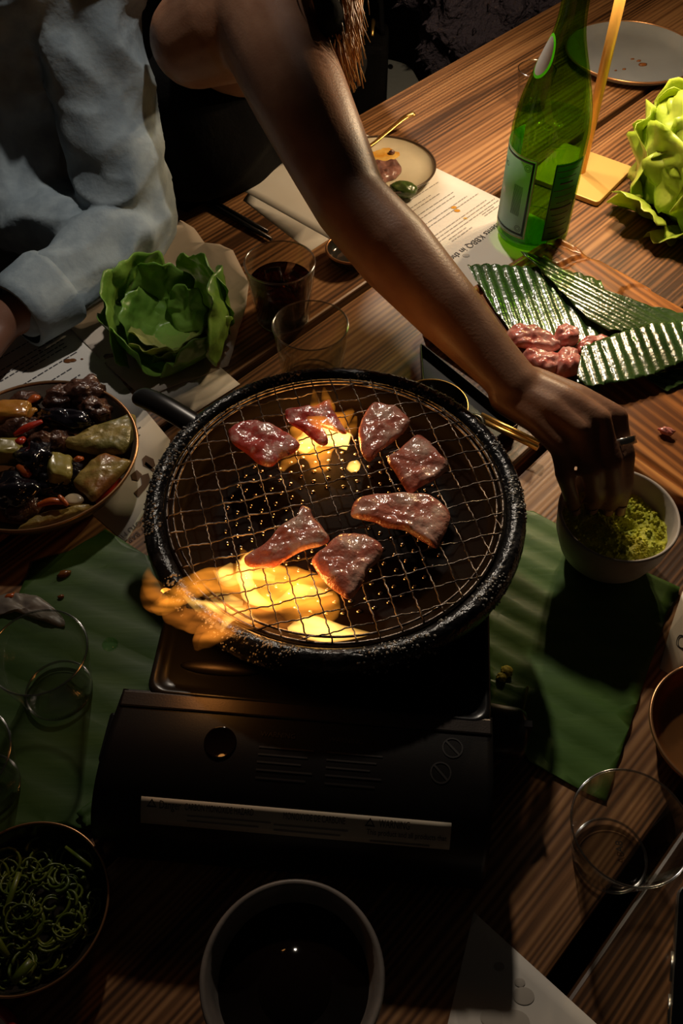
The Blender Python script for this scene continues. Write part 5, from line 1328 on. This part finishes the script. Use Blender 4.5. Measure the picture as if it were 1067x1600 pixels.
# ---- banana leaves on the table
banana('broad banana leaf beneath the crumb bowl and the stove side', [(800,800),(832,800),(900,838),(1000,893),(1061,920),(1058,932),(1040,962),(1018,1030),(995,1100),(970,1175),(946,1253),(915,1240),(870,1215),(826,1192),(817,1175),(826,1148),(812,1130),(790,1110),(760,1060),(750,950)], .0011, ((770, 980), (1000, 1110)), 'leafmid', .0245, .0025, th=.0007, step=.0061)
banana('small torn banana leaf strip tucked beside the stove', [(765,1062),(790,1068),(824,1074),(822,1095),(812,1130),(805,1146),(765,1128)], .0034, ((770, 1070), (820, 1090)), 'leafmid', .012, .0010)
V, F = tube([at(824, 1073, .0056), at(820, 1095, .0058), at(813, 1125, .0056)], [.0010, .0013, .0010], 6)
V = [Vector(v)+Vector((.0007*nz(v, 900, 1), .0007*nz(v, 900, 2), 0)) for v in V]; mesh('leaf_fibre', V, F, M['leafedge'], None, label='frayed yellow fibre along the torn leaf strip', cat='fibre')
for (u, v, r) in ((792, 1049, .0050), (784, 1058, .0042)):
    V, F = blob(at(u, v, .0055), (r, r, r*.5), 0, .35, 3, u, 3); mesh('crumb', V, F, M['crumb'], None, label='larger yellow crumb dropped on the broad leaf by the stove' if u == 792 else 'smaller yellow crumb dropped on the broad leaf by the stove', cat='crumb', group='yellow crumbs on the leaf')
banana('big dull banana leaf spread left of the stove', [(-70,1000),(-60,960),(30,930),(52,880),(110,862),(165,828),(225,866),(300,900),(300,1060),(240,1180),(190,1262),(165,1300),(120,1296),(70,1288),(0,1318),(-90,1340)], .0012, ((60, 880), (260, 960)), 'leafdark', .030, .0012, step=.0075)
banana('curled leaf end beside the stove\'s front foot', [(120,1272),(150,1248),(172,1240),(172,1268),(160,1290),(135,1292)], .0042, ((125, 1275), (170, 1250)), 'leafdark', .009, .0014)
# scraps left of the leaf
V, F = pillow([at(u, v, .006) for u, v in [(-10,935),(20,925),(60,932),(95,960),(98,978),(60,968),(20,955),(-10,960)]], .0045, .003, .0035, 70, 6, n=50); mesh('crumpled_napkin', V, F, M['bowlgrey'], None, label='wet crumpled grey napkin seen through the left tumbler', cat='napkin')
for (u, v, r, mm, lb_) in ((16, 932, .004, 'carrot', 'orange carrot bit dropped on the leaf edge'), (95, 932, .0022, 'saucedark', 'dark crumb on the leaf above the tumbler'), (100, 897, .0045, 'saucedark', 'brown dried leaf flake below the plate')):
    V, F = blob(at(u, v, .0048), (r*1.4, r*.8, r*.6), .4, .35, 2, u, 2); mesh('food_scrap', V, F, M[mm], None, label=lb_, cat='scrap')
V, F = lathe([(0, .0028), (.004, .0025), (.0062, .001), (.0068, 0), (0, 0)], at(172, 1006, .0034), 24); mesh('water_drop', V, F, M['water'], None, label='clear water drop on the dull leaf', cat='water drop')

# ---- near left: scallions in a dark glass dish
sc_c = on(at(60, 1420, .03), .0015); sc_c = Vector((-.213, .163, .0015))
sd2 = plate('bowl', 'dark glass dish of shredded scallions by the near left corner', sc_c, .0565, .030, M['smoke'], M['rimcopper'], 'bowl', rimw=.0009)
shr = []
rnd = random.Random(5)
for k in range(230):
    a = rnd.uniform(0, 2*PI); r = .044*math.sqrt(rnd.random()); p = sc_c + Vector((r*math.cos(a), r*math.sin(a)*.95, .010 + .014*(1-r/.046) + rnd.uniform(0, .006)))
    if p.y > sc_c.y-.002 and rnd.random() < .35: continue
    R = rnd.uniform(.003, .010); sp_ = rnd.uniform(1.5, 5.8); b = rnd.uniform(0, 6); tz = rnd.uniform(-.6, .6); ty_ = rnd.uniform(-.6, .6)
    pts = [p + Vector((R*math.cos(b+s), R*math.sin(b+s), R*(tz*math.cos(s)+ty_*math.sin(s))*.6)) for s in np.linspace(0, sp_, 14)]
    pts = [Vector((q.x, q.y, max(q.z, sc_c.z+.007))) for q in pts]
    shr.append(tube(pts, rnd.uniform(.0005, .0013), 5, flat=(1, 1.6)))
V, F = join(*shr); mesh('shredded_scallions', V, F, M['scallion'], None, label='curly shredded scallions heaped in the dark glass dish', cat='scallion', kind='stuff', loc=(sc_c.x, sc_c.y, .008))
for (lb_, dx, dy, a, L_, r_) in (('long upright scallion piece at the middle of the dark dish', -.012, .006, 1.4, .016, .0022), ('thin scallion piece lying by the far right rim of the dark dish', .030, .032, -.6, .014, .0013), ('slanting scallion piece on the shredded heap\'s far slope', -.014, -.022, 2.3, .012, .0026), ('shortest thick scallion piece by the near rim of the dark dish', .006, -.040, .9, .008, .0035), ('scallion piece on the heap closest to the frame edge', -.030, -.026, 2.6, .010, .0022)):
    c = sc_c + Vector((dx, dy, .027)); d = Vector((math.cos(a), math.sin(a), .1))*L_
    V, F = tube([c-d, c, c+d], [r_*.8, r_, r_*.9], 10, flat=(1, .6)); mesh('scallion_piece', V, F, M['scallion'], None, label=lb_, cat='scallion', group='thick scallion pieces')

# ---- red-edged white dish in the corner
rcn = on(at(-62, 1668, .02), .0015)
rd = thing('enamel_dish', 'white enamel dish with red edge cut by the near left corner', 'dish', rcn)
r0 = (at(24, 1600, .02)-at(-62, 1668, .02)).length
V, F = lathe([(0, 0), (r0*.6, 0), (r0*.97, .018), (r0*.95, .0195), (r0*.86, .012), (r0*.6, .003), (0, .003)], rcn, 64); mesh('dish', V, F, M['whiteenamel'], rd)
V, F = tube([(rcn.x+r0*.97*math.cos(a), rcn.y+r0*.97*math.sin(a), rcn.z+.0185) for a in [2*PI*k/80 for k in range(80)]], .0034, 10, closed=True); mesh('rim', V, F, M['redenamel'], rd, label='red enamelled edge')

# ---- near bowl of soy sauce
sbc = at(457, 1526, .052); sbc = on(sbc, .0015)
sb = thing('bowl', 'grey stoneware bowl of black soy sauce at the near edge', 'bowl', sbc)
V, F = lathe([(0, 0), (.030, 0), (.036, .003), (.050, .022), (.0565, .045), (.0575, .054), (.0560, .056), (.0535, .0545), (.0500, .040), (.045, .022), (.030, .008), (0, .007)], sbc, 80); mesh('body', V, F, M['bowlgrey'], sb)
V, F = lathe([(0, .0078), (.029, .0088), (.0440, .0222), (.0480, .034), (0, .034)], sbc, 72); mesh('soy_sauce', V, F, M['soy'], None, label='black soy sauce filling the grey stoneware bowl', cat='sauce', loc=(sbc.x, sbc.y, sbc.z+.008))

# ---- copper dish on the right
cdc = on(at(1128, 1142, .02), .001)
plate('dish', 'shallow copper dish with dark edge cut by the frame beside the tumbler', cdc, .0565, .024, M['coppermetal'], M['rimcopper'], 'dish')

# ---- phone at the lower right
pA, pB = at(1061, 1386, .0088), at(1047, 1606, .0088); dv = (pB-pA).normalized(); sv_ = Vector((-dv.y, dv.x, 0))
if sv_.x < 0: sv_ = -sv_
p0 = pA - dv*.004; Lp = .150; Wp = .072
phn = thing('smartphone', 'black smartphone with grey frame lying on the planks, cut by the frame', 'phone', on(p0 + dv*.07 + sv_*.036, .0005))
poly = rounded([p0, p0+dv*Lp, p0+dv*Lp+sv_*Wp, p0+sv_*Wp], .010, 6)
V, F = prism(poly, .0006, .0084); o = mesh('frame', V, F, M['phoneside'], phn, smooth=False); bevel(o, .0016, 3)
c_ = p0+dv*Lp/2+sv_*Wp/2; V, F = prism([Vector((c_.x+(p[0]-c_.x)*.985, c_.y+(p[1]-c_.y)*.985, 0)) for p in poly], .0082, .0089); mesh('screen', V, F, M['phone'], phn, smooth=False)
for s0, s1 in ((.047, .066), (.074, .092)):
    V, F = tube([on(p0+dv*s0-sv_*.0003, .0046), on(p0+dv*s1-sv_*.0003, .0046)], .0013, 8); mesh('side_button', V, F, M['chrome'], phn)
